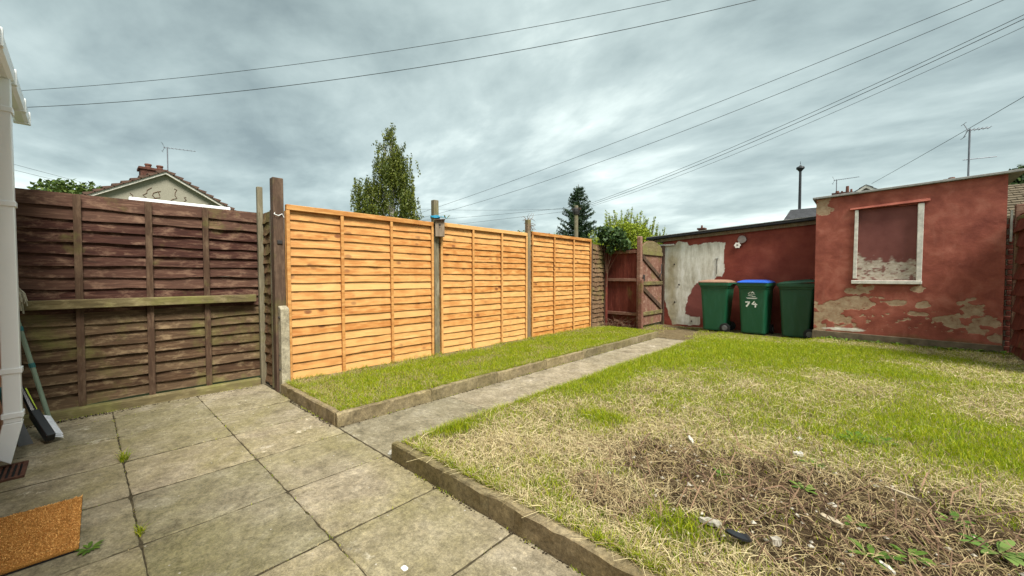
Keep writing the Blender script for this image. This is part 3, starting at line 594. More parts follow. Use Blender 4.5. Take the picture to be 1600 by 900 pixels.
us = np.linspace(.04, gw-.04, 9); ring = [(.020, u, 1.715+.235*math.sqrt(max(0, 1-((u-gw/2)/(gw/2))**2))) for u in us]
mb.v = [(.0195,u,1.71) for u in us]+ring+[(.034,u,1.71) for u in us]+[(.034,p[1],p[2]) for p in ring]; k = len(us)
for i in range(k-1): mb.f += [(2*k+i,2*k+i+1,3*k+i+1,3*k+i),(k+i,k+i+1,3*k+i+1,3*k+i)[::-1],(i,i+1,2*k+i+1,2*k+i)[::-1]]
mb.build('arch_board', M['mossy_wood'], gt)
MB().box(.052,.062,.03,.12,1.02,1.16).build('latch', M['iron_dark'], gt, .003)
MB().tube([(.06,.95,1.10),(.085,1.0,1.22),(.07,1.05,1.42)], .012, 6).build('handle', M['iron_dark'], gt)

# ------------------------------------------------------------------ sheds
def inpoly(x, y, P):
    ins = np.zeros(x.shape, bool); n = len(P)
    for i in range(n):
        (x0, y0), (x1, y1) = P[i], P[(i+1) % n]
        c = ((y0 > y) != (y1 > y)) & (x < (x1-x0)*(y-y0)/(y1-y0+1e-12)+x0); ins ^= c
    return ins
def wall_grid(name, x0, x1, zb, ztop, step, tint, mat, parent, rough=.004, hole=None):
    nx = int((x1-x0)/step)+1; nz = int((max(ztop(x0), ztop(x1))-zb)/step)+1
    U, T = np.meshgrid(np.linspace(x0, x1, nx), np.linspace(0, 1, nz)); Z = zb+T*(ztop(U)-zb)
    t = tint(U, Z); D = -(fbm(U*7, Z*7, 61, 4)-.5)*rough*2-(fbm(U*1.1, Z*1.1, 66, 2)-.5)*rough*3+np.clip((t[...,0]-.4)*5,0,1)*.003
    V = np.stack([U.ravel(), D.ravel(), Z.ravel()], 1); I = np.arange(nx*nz).reshape(nz, nx)
    F = np.stack([I[:-1,:-1].ravel(), I[:-1,1:].ravel(), I[1:,1:].ravel(), I[1:,:-1].ravel()], 1)
    if hole is not None:
        cu = U.ravel()[F].mean(1); cz = Z.ravel()[F].mean(1); F = F[~((cu > hole[0]) & (cu < hole[1]) & (cz > hole[2]) & (cz < hole[3]))]
    me = np_mesh(name, V, [F], t.reshape(-1, 3)); o = link(name, me, mat, parent, smooth=True); return o
SY = 8.95
shed = empty('rendered_shed', (0, SY, 0)); tag(shed, 'tall red painted rendered shed with boarded window and peeling base', 'shed')
sx0, sx1 = -.785, 1.385; stop = lambda x: 2.625+(x-sx0)/(sx1-sx0)*.085
PEEL = [(-.57,.70,.25,.15),(-.25,.80,.27,.12),(-.13,1.04,.12,.08),(-.29,1.00,.07,.06),(.49,1.04,.08,.06),(.29,.82,.11,.04),(.60,.79,.09,.05),(.55,.65,.12,.04),(.80,.60,.10,.06),(1.07,.73,.14,.12),(1.21,.59,.15,.10),(.92,.54,.10,.09),(1.12,.45,.12,.06),(1.33,.34,.06,.06),(-.71,.44,.10,.22),(-.45,.5,.2,.12),(-.68,2.48,.12,.12)]
def shed_tint(U, Z):
    w = (fbm(U*9, Z*14, 71, 4)-.5); v = np.full(U.shape, -1.)
    for cx, cz, rx, rz in PEEL: v = np.maximum(v, 1-np.sqrt(((U-cx)/rx)**2+((Z-cz)/rz)**2))
    peel = np.clip((v+w*2.2)*2.2+.5, 0, 1)
    band = np.clip(1-np.abs(Z-.55)/.32, 0, 1)*np.clip((fbm(U*16, Z*30, 75, 3)-.66)*14, 0, 1); peel = np.maximum(peel, band)
    wht = np.clip((1-np.sqrt(((U+.37)/.26)**2+((Z-.33)/.03)**2)+w)*6, 0, 1)
    alg = np.clip((.30-Z+(fbm(U*4, Z*4, 79, 3)-.5)*.22)*7, 0, 1)*.8
    return np.stack([peel, wht, alg], -1)
WX0, WX1, WZ0, WZ1 = -.215, .505, 1.19, 2.39
wall_grid('front_wall', sx0, sx1, .02, stop, .011, shed_tint, M['painted_render'], shed, hole=(WX0, WX1, WZ0, WZ1))
mb = MB(); mb.box(sx0, sx0+.2, .02, 4.5, 0, 2.60).box(sx1-.2, sx1, .02, 4.5, 0, 2.68).box(sx0+.2, sx1-.2, 4.3, 4.5, 0, 2.6); mb.build('side_wall', M['house_brick'], shed)
MB().hexa([(sx0-.02,-.03,.0),(sx1+.01,-.03,.0),(sx1+.01,.02,.0),(sx0-.02,.02,.0),(sx0-.02,-.03,.285),(sx1+.01,-.03,.25),(sx1+.01,.012,.25),(sx0-.02,.012,.285)]).build('plinth', plain('mossy_plinth', (.13,.10,.065), .9, .4, 7, .2, .5), shed, .006)
ov = .06
MB().hexa([(sx0-.05,-ov,stop(sx0)+.004),(sx1+.16,-ov,stop(sx1)+.012),(sx1+.16,4.6,stop(sx1)-.1),(sx0-.05,4.6,stop(sx0)-.1),(sx0-.05,-ov,stop(sx0)+.038),(sx1+.16,-ov,stop(sx1)+.046),(sx1+.16,4.6,stop(sx1)-.06),(sx0-.05,4.6,stop(sx0)-.06)]).build('roof', M['grey_felt'], shed, .004)
win = empty('window', (0,0,0), parent=shed)
def board_tint(U, Z):
    e = .33+.10*(fbm(U*3, Z*0+1, 91, 3)-.5)+.25*(fbm(U*14, Z*18, 93, 4)-.5)+.18*np.clip((WX0+.12-U)/.12, 0, 1)
    p = np.clip((e-(Z-WZ0))*16, 0, 1)*np.clip(1.15-np.clip((fbm(U*18, Z*26, 97, 3)-.6)*12, 0, 1), 0, 1); return np.stack([p, p*0, p*0], -1)
b = wall_grid('boarding', WX0, WX1, WZ0, lambda x: WZ1+0*x, .011, board_tint, M['window_board'], win, .001); b.location = (0, .045, 0)
MB().hexa([(WX0-.052,-.03,1.215),(WX0,-.03,1.215),(WX0,.06,1.215),(WX0-.052,.06,1.215),(WX0-.042,-.03,2.375),(WX0+.004,-.03,2.375),(WX0+.004,.06,2.375),(WX0-.042,.06,2.375)]).build('jamb', M['white_paint'], win, .004)
MB().hexa([(WX1-.01,-.03,1.19),(WX1+.05,-.03,1.19),(WX1+.05,.06,1.19),(WX1-.01,.06,1.19),(WX1-.012,-.03,2.40),(WX1+.058,-.03,2.40),(WX1+.058,.06,2.40),(WX1-.012,.06,2.40)]).build('jamb', M['white_paint'], win, .004)
MB().box(WX0-.07, WX1+.055, -.05, .06, 1.125, 1.185).build('sill', M['white_paint'], win, .006)
mb = MB().hexa([(WX0-.11,-.05,2.385),(WX1+.12,-.05,2.425),(WX1+.12,.05,2.425),(WX0-.11,.05,2.385),(WX0-.11,-.015,2.42),(WX1+.12,-.015,2.475),(WX1+.12,.05,2.475),(WX0-.11,.05,2.42)]); me = mb.mesh('lintel', .006)
t = me.attributes.new('tint', 'FLOAT_COLOR', 'POINT'); t.data.foreach_set('color', [0., 0, 0, 1]*len(me.vertices)); link('lintel', me, M['painted_render'], win)
# rear lean-to
RY = 9.85
lean = empty('lean_to', (0, RY, 0)); tag(lean, 'low red rendered lean-to with bare white plaster patch and black roof edge', 'outbuilding')
PLAST = [(-3.91,2.05),(-3.68,2.01),(-3.5,2.09),(-3.32,2.07),(-3.27,2.0),(-3.08,1.99),(-2.94,2.04),(-2.71,2.05),(-2.51,2.03),(-2.5,1.35),(-2.55,1.25),(-2.66,1.24),(-2.79,1.13),(-3.0,1.13),(-3.14,1.05),(-3.22,.9),(-3.29,.74),(-3.33,.51),(-3.36,.35),(-3.21,.3),(-3.02,.3),(-3.02,.1),(-3.66,.06),(-3.76,.32),(-3.83,.64),(-3.93,1.12),(-3.92,1.6)]
def lean_tint(U, Z):
    a = (fbm(U*8, Z*8, 101, 4)-.5)*.07; b = (fbm(U*8+9, Z*8, 103, 4)-.5)*.07
    p = inpoly(U+a, Z+b, PLAST).astype(float)
    st = np.clip((1-np.abs((U+3.67)/.20)+(fbm(U*4, Z*3, 107, 4)-.5)*2.2)*.9, 0, 1)*.75
    isl = ((U > -3.5) & (U < -2.9) & (Z < 1.15) & (Z > .25) & (p < .5)).astype(float)*.6
    return np.stack([p, st, isl], -1)
ltop = lambda x: 2.13+(x+4.0)*.055
wall_grid('front_wall', -3.90, -.70, .0, ltop, .013, lean_tint, M['rear_render'], lean)
MB().box(-3.9,-3.7,.02,4,0,2.05).box(-.95,-.7,.02,4,0,2.2).build('side_wall', M['house_brick'], lean)
MB().hexa([(-4.12,-.05,ltop(-4.12)-.02),(-.80,-.05,ltop(-.80)-.02),(-.80,-.012,ltop(-.80)-.02),(-4.12,-.012,ltop(-4.12)-.02),(-4.12,-.05,ltop(-4.12)+.055),(-.80,-.05,ltop(-.80)+.055),(-.80,-.012,ltop(-.80)+.055),(-4.12,-.012,ltop(-4.12)+.055)]).build('fascia', M['post_wood'], lean, .004)
MB().hexa([(-4.30,-.13,ltop(-4.3)+.06),(-.795,-.13,ltop(-.795)+.06),(-.795,4,ltop(-.795)+.02),(-4.30,4,ltop(-4.3)+.02),(-4.30,-.13,ltop(-4.3)+.115),(-.795,-.13,ltop(-.795)+.115),(-.795,4,ltop(-.795)+.08),(-4.30,4,ltop(-4.3)+.08)]).build('roof', M['black_felt'], lean, .012, 2)
MB().hexa([(-4.28,-.14,ltop(-4.28)+.117),(-.795,-.14,ltop(-.795)+.117),(-.795,-.10,ltop(-.795)+.117),(-4.28,-.10,ltop(-4.28)+.117),(-4.28,-.14,ltop(-4.28)+.130),(-.795,-.14,ltop(-.795)+.130),(-.795,-.10,ltop(-.795)+.130),(-4.28,-.10,ltop(-4.28)+.130)]).build('roof_trim', M['grey_felt'], lean)
MB().box(-4.02,-3.62,-.035,-.005,2.01,2.05).build('batten', M['white_paint'], lean, .003)
MB().tube([(-2.66,-.012,1.30),(-2.66,-.012,1.64),(-2.63,-.012,1.655),(-2.70,-.012,1.65)], .007, 5).build('pipe_stub', M['iron_dark'], lean)
for hx, hz in ((-3.62,1.55),(-3.50,1.05),(-3.60,.62),(-3.2,.18)): MB().tube([(hx,-.002,hz),(hx,-.014,hz)], .018, 7).build('fixing_hole', M['iron_dark'], lean)
# hanging ornament
orn = empty('hanging_ornament', (-2.15, RY-.02, 2.27)); tag(orn, 'hanging grey disc ornament with white rosette on the red wall', 'ornament')
for sx in (-1, 1): MB().tube([(0,0,0),(sx*.055,-.01,-.13)], .006, 5).build('cord', M['clay_pot'], orn)
MB().loft([[(.0+.085*math.cos(a), y, -.205+.085*math.sin(a)) for a in np.linspace(0, 6.283, 17)[:-1]] for y in (-.005,-.03)]).build('disc', M['slate_ornament'], orn, .006, 2)
MB().loft([[(-.085+(.062+.008*math.cos(6*a))*math.cos(a), y, -.33+(.062+.008*math.cos(6*a))*math.sin(a)) for a in np.linspace(0, 6.283, 25)[:-1]] for y in (-.012,-.035)]).build('rosette', M['flower_white'], orn)
MB().tube([(-.085,-.034,-.325),(-.085,-.040,-.325)], .02, 8).build('rosette_centre', M['slate_ornament'], orn)

# ------------------------------------------------------------------ wheelie bins
def stroke(mb, pts, w, y):
    for a, b in zip(pts[:-1], pts[1:]):
        a = Vector((a[0],0,a[1])); b = Vector((b[0],0,b[1])); d = (b-a).normalized(); s = Vector((-d.z,0,d.x))*w/2; a = a-d*w*.3; b = b+d*w*.3
        mb.quad(*[(p.x, y, p.z) for p in (a-s, b-s, b+s, a+s)])
def wheelie_bin(loc, rz, body_mat, lid_mat, label, printed=False, tilt=0):
    r = empty('wheelie_bin', loc, rz); tag(r, label, 'wheelie bin', 'wheelie bins in front of the lean-to'); w, d, h = .525, .585, 1.05
    bd = lambda z, k, ky, cy=0: rrect(w*k, d*ky, .05, z, 0, cy)
    mb = MB(); mb.loft([bd(.03,.80,.72,-.01), bd(.06,.82,.75,-.01), bd(.45,.88,.83,-.005), bd(.93,.95,.94), bd(.935,.99,.98), bd(.985,1.01,1.0), bd(.985,1.08,1.07), bd(1.045,1.09,1.08), bd(1.047,1.0,.99)], True, True)
    mb.build('body', body_mat, r, smooth=False)
    mb = MB(); l0 = 1.035
    def lr(z, k, f, rz_=0): 
        P = rrect(w*k, d*k, .06, z, 0, -.01); return [(p[0], p[1]*(f if p[1] < 0 else 1), p[2]+(p[1]*tilt)) for p in P]
    mb.loft([lr(l0+.014,1.07,1.02), lr(l0+.028,1.07,1.02), lr(l0+.04,1.03,1.0), lr(l0+.065,.82,.9), lr(l0+.075,.6,.8)]); mb.build('lid', lid_mat, r)
    MB().tube([(-.2,.29,1.0),(-.2,.335,1.03),(.2,.335,1.03),(.2,.29,1.0)], .016, 7).build('handle', body_mat, r)
    MB().tube([(-.25,.215,.10),(.25,.215,.10)], .012, 8).build('axle', M['grey_plastic'], r)
    for s in (-1, 1):
        x = s*.235; wh = MB().loft([[(xx, .215+R_*math.cos(a), .10+R_*math.sin(a)) for a in np.linspace(0, 6.283, 21)[:-1]] for xx, R_ in ((x-.022,.082),(x-.018,.098),(x+.018,.098),(x+.022,.082))]).build('wheel', M['black_rubber'], r)
        MB().loft([[(xx, .215+R_*math.cos(a), .10+R_*math.sin(a)) for a in np.linspace(0, 6.283, 15)[:-1]] for xx, R_ in ((x+s*.0225,.055),(x+s*.030,.05),(x+s*.030,.018))]).build('hub', M['grey_plastic'], wh)
    if printed:
        front = lambda z: -(.94*d/2-.0)+(.93-z)*.030-.010    # just clear of the sloping front
        mb = MB(); yv = -.262
        pr = MB()
        def fy(z): return -d*(.83+(z-.45)/.48*.11)/2-.006 if z > .45 else -d*.83/2-.006
        def st(pts, w_):
            for a, b in zip(pts[:-1], pts[1:]):
                a = Vector((a[0],0,a[1])); b = Vector((b[0],0,b[1])); dd = (b-a).normalized(); s = Vector((-dd.z,0,dd.x))*w_/2; a2 = a-dd*w_*.25; b2 = b+dd*w_*.25
                pr.quad(*[(p.x, fy(p.z), p.z) for p in (a2-s, b2-s, b2+s, a2+s)])
        st([(-.115,.66),(-.045,.665)], .024); st([(-.048,.665),(-.075,.61),(-.10,.575)], .030)               # 7
        st([(.04,.675),(.0,.625)], .022); st([(.0,.624),(.085,.618)], .022); st([(.058,.645),(.058,.565)], .024)                        # 4
        num = pr.build('house_number', M['white_print'], r); pr = MB()
        st([(-.07,.835),(-.04,.855),(-.03,.868)], .010); st([(-.012,.845),(.005,.872),(.035,.842)], .016); st([(-.012,.845),(.008,.858)], .012)   # bird-like emblem
        pr.build('emblem', M['white_print'], r); pr = MB()
        st([(-.06,.818),(.055,.818)], .005); st([(.0,.778),(.06,.775)], .010); st([(-.105,.748),(.09,.748)], .007); st([(-.085,.735),(.075,.735)], .009)
        pr.build('printed_lines', M['white_print'], r)
        cu = bpy.data.curves.new('t', 'FONT'); cu.body = 'Please'; cu.size = .034; to = bpy.data.objects.new('t', cu); C.objects.link(to)
        bpy.context.view_layer.update(); me = bpy.data.meshes.new_from_object(to.evaluated_get(bpy.context.evaluated_depsgraph_get())); bpy.data.objects.remove(to)
        link('lettering', me, M['white_print'], r, (-.075, fy(.79)-.001, .783), (math.pi/2-.06, 0, 0))
    return r
BY = 9.33
wheelie_bin((-2.50, BY, .072), rad(-90), M['green_plastic'], M['brown_plastic'], 'green wheelie bin with brown lid beside the white plaster patch')
wheelie_bin((-1.77, BY, .072), rad(-4), M['green_plastic'], M['blue_plastic'], 'green wheelie bin with blue lid and hand-painted white number 74', True)
wheelie_bin((-1.07, BY+.02, .072), rad(-90), M['dark_green_plastic'], M['dark_green_plastic'], 'all dark green wheelie bin against the corner of the tall shed', False, .09)

# ------------------------------------------------------------------ right-hand boundary
rw = empty('boundary_fence', (1.50, 7.3, .02)); tag(rw, 'dark red lap fence with pale board edges beside the tall shed', 'fence')
for i in range(9):
    link('board', lap_board('board', 1.72, .25, M['red_board_wood'], .014, (-.02, .012), .016, 300+i), None, rw, (0, 0, .06+i*.225))
MB().box(-.035,.05,1.66,1.74,0,2.25).build('post', M['red_rail_wood'], rw, .006)
MB().box(-.02,.10,.0,1.72,2.02,2.08).build('top_rail', M['mossy_wood'], rw, .008)
bp = empty('brick_pier', (1.50, 9.12, 0)); tag(bp, 'narrow old brick pier behind the dark red fence post', 'pier')
brk = MB().box(-.105,.105,-.05,.05,0,.063).mesh('brick', .005); brk.materials.append(M['old_brick'])
for i in range(28): link('brick', brk, None, bp, (random.uniform(-.006,.006)+(.03 if i % 2 else 0), random.uniform(-.004,.004), .02+i*.074))
MB().box(-.09,.09,-.042,.042,0,2.08).build('mortar', plain('mortar', (.30,.26,.20), .9, .2, 20, .1, .3), bp)
o = MB().box(1.425,1.45,9.0,9.03,1.75,2.20).build('pale_batten', M['white_paint'], None, .003); tag(o, 'short pale timber batten in the gap beside the tall shed', 'batten')

# ------------------------------------------------------------------ house extension on the left
hx = empty('house_extension', (0, 0, 0)); tag(hx, 'white gutter and square downpipe at the corner of the brick house extension', 'house')
MB().box(-5.0, 2.8, -.70, -.45, -.05, 2.42).build('wall', M['house_wall'], hx)
MB().box(-5.12, 2.9, -.45, -.365, 2.405, 2.425).build('soffit', M['white_upvc'], hx)
MB().box(-5.12, 2.9, -.383, -.363, 2.427, 2.60).build('fascia', M['white_upvc'], hx, .003)
gm_ = MB(); prof = [(-.296,2.60),(-.296,2.53),(-.28,2.515),(-.235,2.515),(-.215,2.53),(-.21,2.60),(-.216,2.60),(-.221,2.535),(-.238,2.522),(-.278,2.522),(-.290,2.535),(-.290,2.60)]
gm_.loft([[(x, y-.065, z) for y, z in prof] for x in (-5.22, 2.9)]); gut = gm_.build('gutter', M['white_upvc'], hx)
for gx in (-5.20, -4.83, -4.2, -3.55, -2.9): MB().box(gx-.02, gx+.02, -.362, -.269, 2.507, 2.612).build('gutter_clip', M['white_upvc'], gut, .004)
MB().hexa([(-5.15,-.42,2.62),(2.9,-.42,2.62),(2.9,-2.2,3.3),(-5.15,-2.2,3.3),(-5.15,-.34,2.64),(2.9,-.34,2.64),(2.9,-2.2,3.36),(-5.15,-2.2,3.36)]).build('roof', M['slate_dark'], hx)
dp = MB(); dp.box(-4.175,-4.095,-.370,-.292,.30,2.33).hexa([(-4.175,-.370,2.33),(-4.095,-.370,2.33),(-4.095,-.292,2.33),(-4.175,-.292,2.33),(-4.165,-.355,2.515),(-4.10,-.355,2.515),(-4.10,-.29,2.515),(-4.165,-.29,2.515)])
dn = dp.build('downpipe', M['white_upvc'], hx, .004)
MB().hexa([(-4.165,-.415,.09),(-4.10,-.415,.09),(-4.10,-.345,.03),(-4.165,-.345,.03),(-4.178,-.373,.299),(-4.092,-.373,.299),(-4.092,-.289,.299),(-4.178,-.289,.299)]).build('shoe', M['white_upvc'], dn, .004)
for zz in (.33, .62, 1.7, 2.30): MB().box(-4.182,-4.088,-.378,-.284,zz,zz+.035).build('pipe_clip', M['white_upvc'], dn, .003)
gr = empty('drain_gully', (-4.02, -.36, 0)); tag(gr, 'brown drain gully grate under the white downpipe', 'drain')
MB().box(-.15,-.13,-.09,.085,.001,.014).box(.13,.15,-.09,.085,.001,.014).box(-.13,.13,.065,.085,.001,.014).box(-.13,.13,-.09,-.07,.001,.014).build('rim', M['rust_metal'], gr)
for k in range(5): MB().box(-.129,.129,-.058+k*.025,-.046+k*.025,.002,.011).build('bar', M['rust_metal'], gr)
MB().quad((-.13,-.07,.0015),(.13,-.07,.0015),(.13,.065,.0015),(-.13,.065,.0015)).build('pit', M['black_rubber'], gr)
mt = empty('doormat', (-2.94, -.235, .003), 0); mt.rotation_euler = (0,0,rad(-1)); tag(mt, 'orange-brown coir doormat lying on the patio slabs', 'doormat')
MB().box(-.30,.30,-.20,.20,0,.006).build('backing', M['black_rubber'], mt)
MB().box(-.30,.30,-.20,.20,.0065,.022).build('coir_pile', M['coir'], mt, .005, 2)
n = 11000; P_ = np.stack([RNG.uniform(-.298,.298,n), RNG.uniform(-.198,.198,n), np.full(n,.019)], 1); c_ = lerp(np.array([.42,.17,.035]), np.array([.88,.50,.16]), RNG.random((n,1)))
k_ = (np.abs(np.abs(P_[:,0])-.262) < .004) | (np.abs(np.abs(P_[:,1])-.162) < .004); c_[k_] *= .8
pl = blades('coir_tufts', P_, RNG.uniform(.005,.011,n), RNG.uniform(.003,.006,n), c_*.8, c_, RNG.uniform(.2,1.2,n), M['straw']); pl.parent = mt

# ------------------------------------------------------------------ cleaning tools by the downpipe
mo = empty('mop', (-4.90, -.20, 0)); tag(mo, 'string mop standing head up against the dark fence', 'mop')
top = Vector((-.22, -.205, 1.09))
MB().tube([(0,0,.03), tuple(top)], .0145, 10).build('pole', M['pole_green'], mo)
for k in (0., .02, .46, .74): a = top*(k)+Vector((0,0,.03*(1-k))); b = top*(k+.028)+Vector((0,0,.03*(1-k))); MB().tube([a-(b-a)*.2, b], .0175, 10).build('collar', M['teal_plastic'], mo)
hd = MB()
for i in range(46):
    a = random.uniform(0, 6.28); r = random.uniform(.02,.065); p = top+Vector((0,0,.02)); q = p+Vector((math.cos(a)*r*.7, math.sin(a)*r*.7, random.uniform(.0,.07))); e = p+Vector((math.cos(a)*r+.02, math.sin(a)*r+.03, random.uniform(-.17,-.02)))
    hd.tube([p, q, (q+e)/2+Vector((.012,.012,.01)), e], .0055, 5)
hd.build('mop_head', M['mop_cotton'], mo)
br = empty('hand_brush', (-4.60, -.235, 0), rad(20)); tag(br, 'dark brush with white bristles propped beside the mop', 'brush')
MB().hexa([(-.16,-.02,.17),(.10,-.02,.02),(.10,.03,.02),(-.16,.03,.17),(-.13,-.02,.23),(.13,-.02,.075),(.13,.03,.075),(-.13,.03,.23)]).build('brush_back', M['black_plastic'], br, .006, 2)
bm_ = MB()
for i in range(17):
    t = i/16; x = -.09+t*.19; z = .155-t*.108
    for k in range(3): bm_.tube([(x,.03,z+.013*k),(x+.010+random.uniform(-.004,.004),.072,z-.02+.013*k)], [.0045,.003], 4)
bm_.build('bristles', M['bristle_white'], br)
MB().tube([(-.15,.005,.20),(-.28,-.02,.40)], [.022,.015], 8).build('handle', M['black_plastic'], br)
MB().hexa([(-.17,.031,.19),(-.15,.031,.18),(-.15,.037,.18),(-.17,.037,.19),(-.27,.0,.38),(-.255,.0,.37),(-.255,.008,.37),(-.27,.008,.38)]).build('grip_stripe', M['lime_plastic'], br)
du = empty('dustpan', (-4.72, -.345, 0), rad(8)); tag(du, 'dark dustpan standing on edge behind the brush', 'dustpan')
MB().hexa([(-.10,-.02,.0),(.11,-.02,.0),(.11,-.005,.0),(-.10,-.005,.0),(-.14,-.07,.27),(.02,-.07,.27),(.02,-.055,.27),(-.14,-.055,.27)]).build('pan', M['teal_plastic'], du, .003)
MB().hexa([(.11,-.02,.0),(.125,-.02,.0),(.125,.05,.0),(.11,.05,.0),(.02,-.07,.27),(.035,-.07,.27),(.035,-.02,.27),(.02,-.02,.27)]).build('side_wall', M['grey_plastic'], du)
MB().tube([(-.06,-.06,.27),(-.09,-.085,.42)], .016, 8).build('handle', M['teal_plastic'], du)

# ------------------------------------------------------------------ small things on the ground
def gz(x, y): return float(ground_z(x, y))
def chunk(name, x, y, L, w, h, rz, mat, label, cat, jag=.25, tilt=0.):
    mb = MB(); k = 7; rings = []
    for i in range(k):
        u = -L/2+L*i/(k-1); s = 1-.5*abs(2*i/(k-1)-1)**3; j = lambda: random.uniform(1-jag, 1+jag)
        rings.append([(u, -w/2*s*j(), 0), (u, w/2*s*j(), 0), (u, w/2*s*.9*j(), h*j()), (u, -w/2*s*.9*j(), h*j())])
    o = mb.loft(rings).build(name, mat, loc=(x, y, gz(x, y)+.012), rot=(0, tilt, rz)); tag(o, label, cat); return o
chunk('wood_offcut', .13, 2.83, .14, .020, .012, 2.7, M['driftwood'], 'long pale splintered wood offcut lying on dark soil', 'wood offcut', .12)
chunk('wood_offcut', -.12, 2.29, .09, .032, .016, -.5, M['driftwood'], 'short thick pale wood offcut beside the black plastic piece', 'wood offcut', .15)
chunk('rubble_piece', -.52, 1.89, .09, .035, .016, .2, M['stone_white'], 'flat pale rubble shard beside the black plastic crescent', 'rubble')
chunk('rubble_piece', -.90, 2.79, .08, .022, .014, -.9, M['dirty_shard'], 'white broken pottery shard among straw at the back of the soil patch', 'rubble', .3, .2)
chunk('rubble_piece', -.33, 3.00, .055, .04, .02, .4, M['dirty_shard'], 'small white pebble-like shard near the low green weeds', 'rubble')
chunk('rubble_piece', -.28, 1.93, .04, .035, .025, .9, M['stone_white'], 'small rounded pale stone in the middle of the soil patch', 'stone')
chunk('rubble_piece', .06, 2.06, .06, .02, .010, 2.3, M['dirty_shard'], 'white plastic scrap in the dark soil near the dock leaves', 'scrap', .2)
cp = MB(); rings = []
for t in np.linspace(.2, 3.6, 14):
    R_ = .045; wd = .012*math.sin(math.pi*(t-.2)/3.4)+.004; rings.append([((R_-wd)*math.cos(t), (R_-wd)*math.sin(t), .0), ((R_+wd)*math.cos(t), (R_+wd)*math.sin(t), .004), ((R_+wd)*math.cos(t), (R_+wd)*math.sin(t), .012), ((R_-wd)*math.cos(t), (R_-wd)*math.sin(t), .024)])
o = cp.loft(rings).build('plastic_fragment', M['black_plastic'], loc=(-.41, 1.86, gz(-.41,1.86)+.022), rot=(.25,-.2,3.6)); tag(o, 'black crescent-shaped plastic fragment lying in the grass', 'plastic')
def leaf_plant(name, x, y, z, n, L, label, group=None, up=.5, wid=.32, col=((.05,.115,.012),(.12,.20,.025)), cat='weed'):
    V = []; F = []; T = []
    for i in range(n):
        a = 6.283*i/n*2.4+random.uniform(-.4,.4); l = L*random.uniform(.6,1.1); e = up*random.uniform(.5,1.3); c = lerp(np.array(col[0]), np.array(col[1]), random.random()); d = Vector((math.cos(a), math.sin(a), 0)); s = Vector((-d.y, d.x, 0)); b0 = len(V); o = d*random.uniform(0, L*.3)
        for k, (t, w_) in enumerate(((0,.08),(.3,.8),(.6,1.),(.85,.6),(1.,.05))):
            p = o+d*(l*t)+Vector((0,0,l*(e*t-.6*e*t*t)))
            for sg in (-1, 1): q = p+s*(sg*w_*l*wid/2)+Vector((0,0,.12*w_*l*wid)); V.append((q.x, q.y, q.z)); T.append(c)
        F += [(b0+2*k, b0+2*k+1, b0+2*k+3, b0+2*k+2) for k in range(4)]
    me = np_mesh('leaves', np.array(V), [np.array(F)], np.array(T)); r = link(name, me, M['leaf'], None, (x, y, z)); tag(r, label, cat, group); return r
for x, y, n_, L in ((-.06,3.56,16,.10),(.05,3.62,12,.09),(-.16,3.50,10,.08),(-.25,2.95,9,.07),(-.25,2.56,8,.06),(.13,2.23,10,.07),(.02,2.12,9,.08),(-.62,2.42,7,.05),(.30,2.7,8,.07),(-.05,2.35,7,.05)):
    leaf_plant('low_weed', x, y, gz(x, y)+.006, n_, L, 'small low broad-leaved green weed growing in the lawn and soil', 'low weeds in the lawn')
for x, y in ((-.62,8.82),(-.5,8.85),(-.33,8.80),(-.12,8.86),(.05,8.83),(.3,8.86),(.72,8.84),(.85,8.80),(.98,8.86),(1.15,8.84),(1.38,8.86)):
    leaf_plant('wall_weed', x, y, gz(x, y), 12, .10, 'small dark green weed at the foot of the tall red shed', 'weeds along the shed base', .9)
leaf_plant('dock_plant', .40, 2.50, gz(.40,2.50)+.01, 12, .10, 'large-leaved dock plant at the edge of the dark soil', None, .55, .34, ((.07,.15,.02),(.17,.25,.06)))
def grass_tuft(name, x, y, n, R_, h, label):
    a = RNG.uniform(0, 6.283, n); q = R_*np.sqrt(RNG.random(n)); P = np.stack([q*np.cos(a), q*np.sin(a)*.5, 0*a], 1); c, d = grass_cols(n, np.full(n, .9))
    o = blades(name, P, RNG.uniform(h*.5, h, n), RNG.uniform(.003,.006,n), c*.8, c*.9, RNG.uniform(.3,1.3,n), M['grass_blade']); o.location = (x, y, -.004); tag(o, label, 'weed')
grass_tuft('paving_weed', -3.74, .16, 70, .05, .085, 'spiky green grass tuft in the slab joint near the mop')
grass_tuft('paving_weed', -2.60, .16, 45, .035, .06, 'small green grass tuft in the slab joint beside the doormat corner')
leaf_plant('cut_leaf', -2.62, -.01, .006, 14, .05, 'torn green leaf sprig lying flat on a slab by the doormat', None, .25, .3, cat='leaf')
leaf_plant('birdbox_plant', -4.60, 3.58, 2.09, 9, .09, 'little green sprig growing above the birdbox lid', None, 1.1, .2, ((.12,.2,.04),(.25,.34,.08)), 'plant')
for (x, y, s) in ((-1.45,.90,.014),):
    o = MB().loft([rrect(.03,.022,.009,0), rrect(.032,.024,.009,.006), rrect(.02,.014,.006,.010)]).build('white_pebble', M['white_print'], loc=(x, y, .001)); tag(o, 'single white pebble lying on a patio slab', 'pebble')
# dead bush at the red fence
mb = MB()
for i in range(70):
    x, y = random.uniform(-4.62,-3.95), random.uniform(8.18,8.40); a = random.uniform(0,6.28); l = random.uniform(.12,.38)
    mb.tube([(x,y,.05),(x+math.cos(a)*l*.3,y+math.sin(a)*l*.15,.05+l*.5),(x+math.cos(a)*l,y+math.sin(a)*l*.3-.04,.05+l*random.uniform(.3,.9))], [.006,.005,.003], 4)
o = mb.build('dead_bramble', M['twig']); tag(o, 'tangle of dead bramble stems at the foot of the dark red fence', 'bramble')

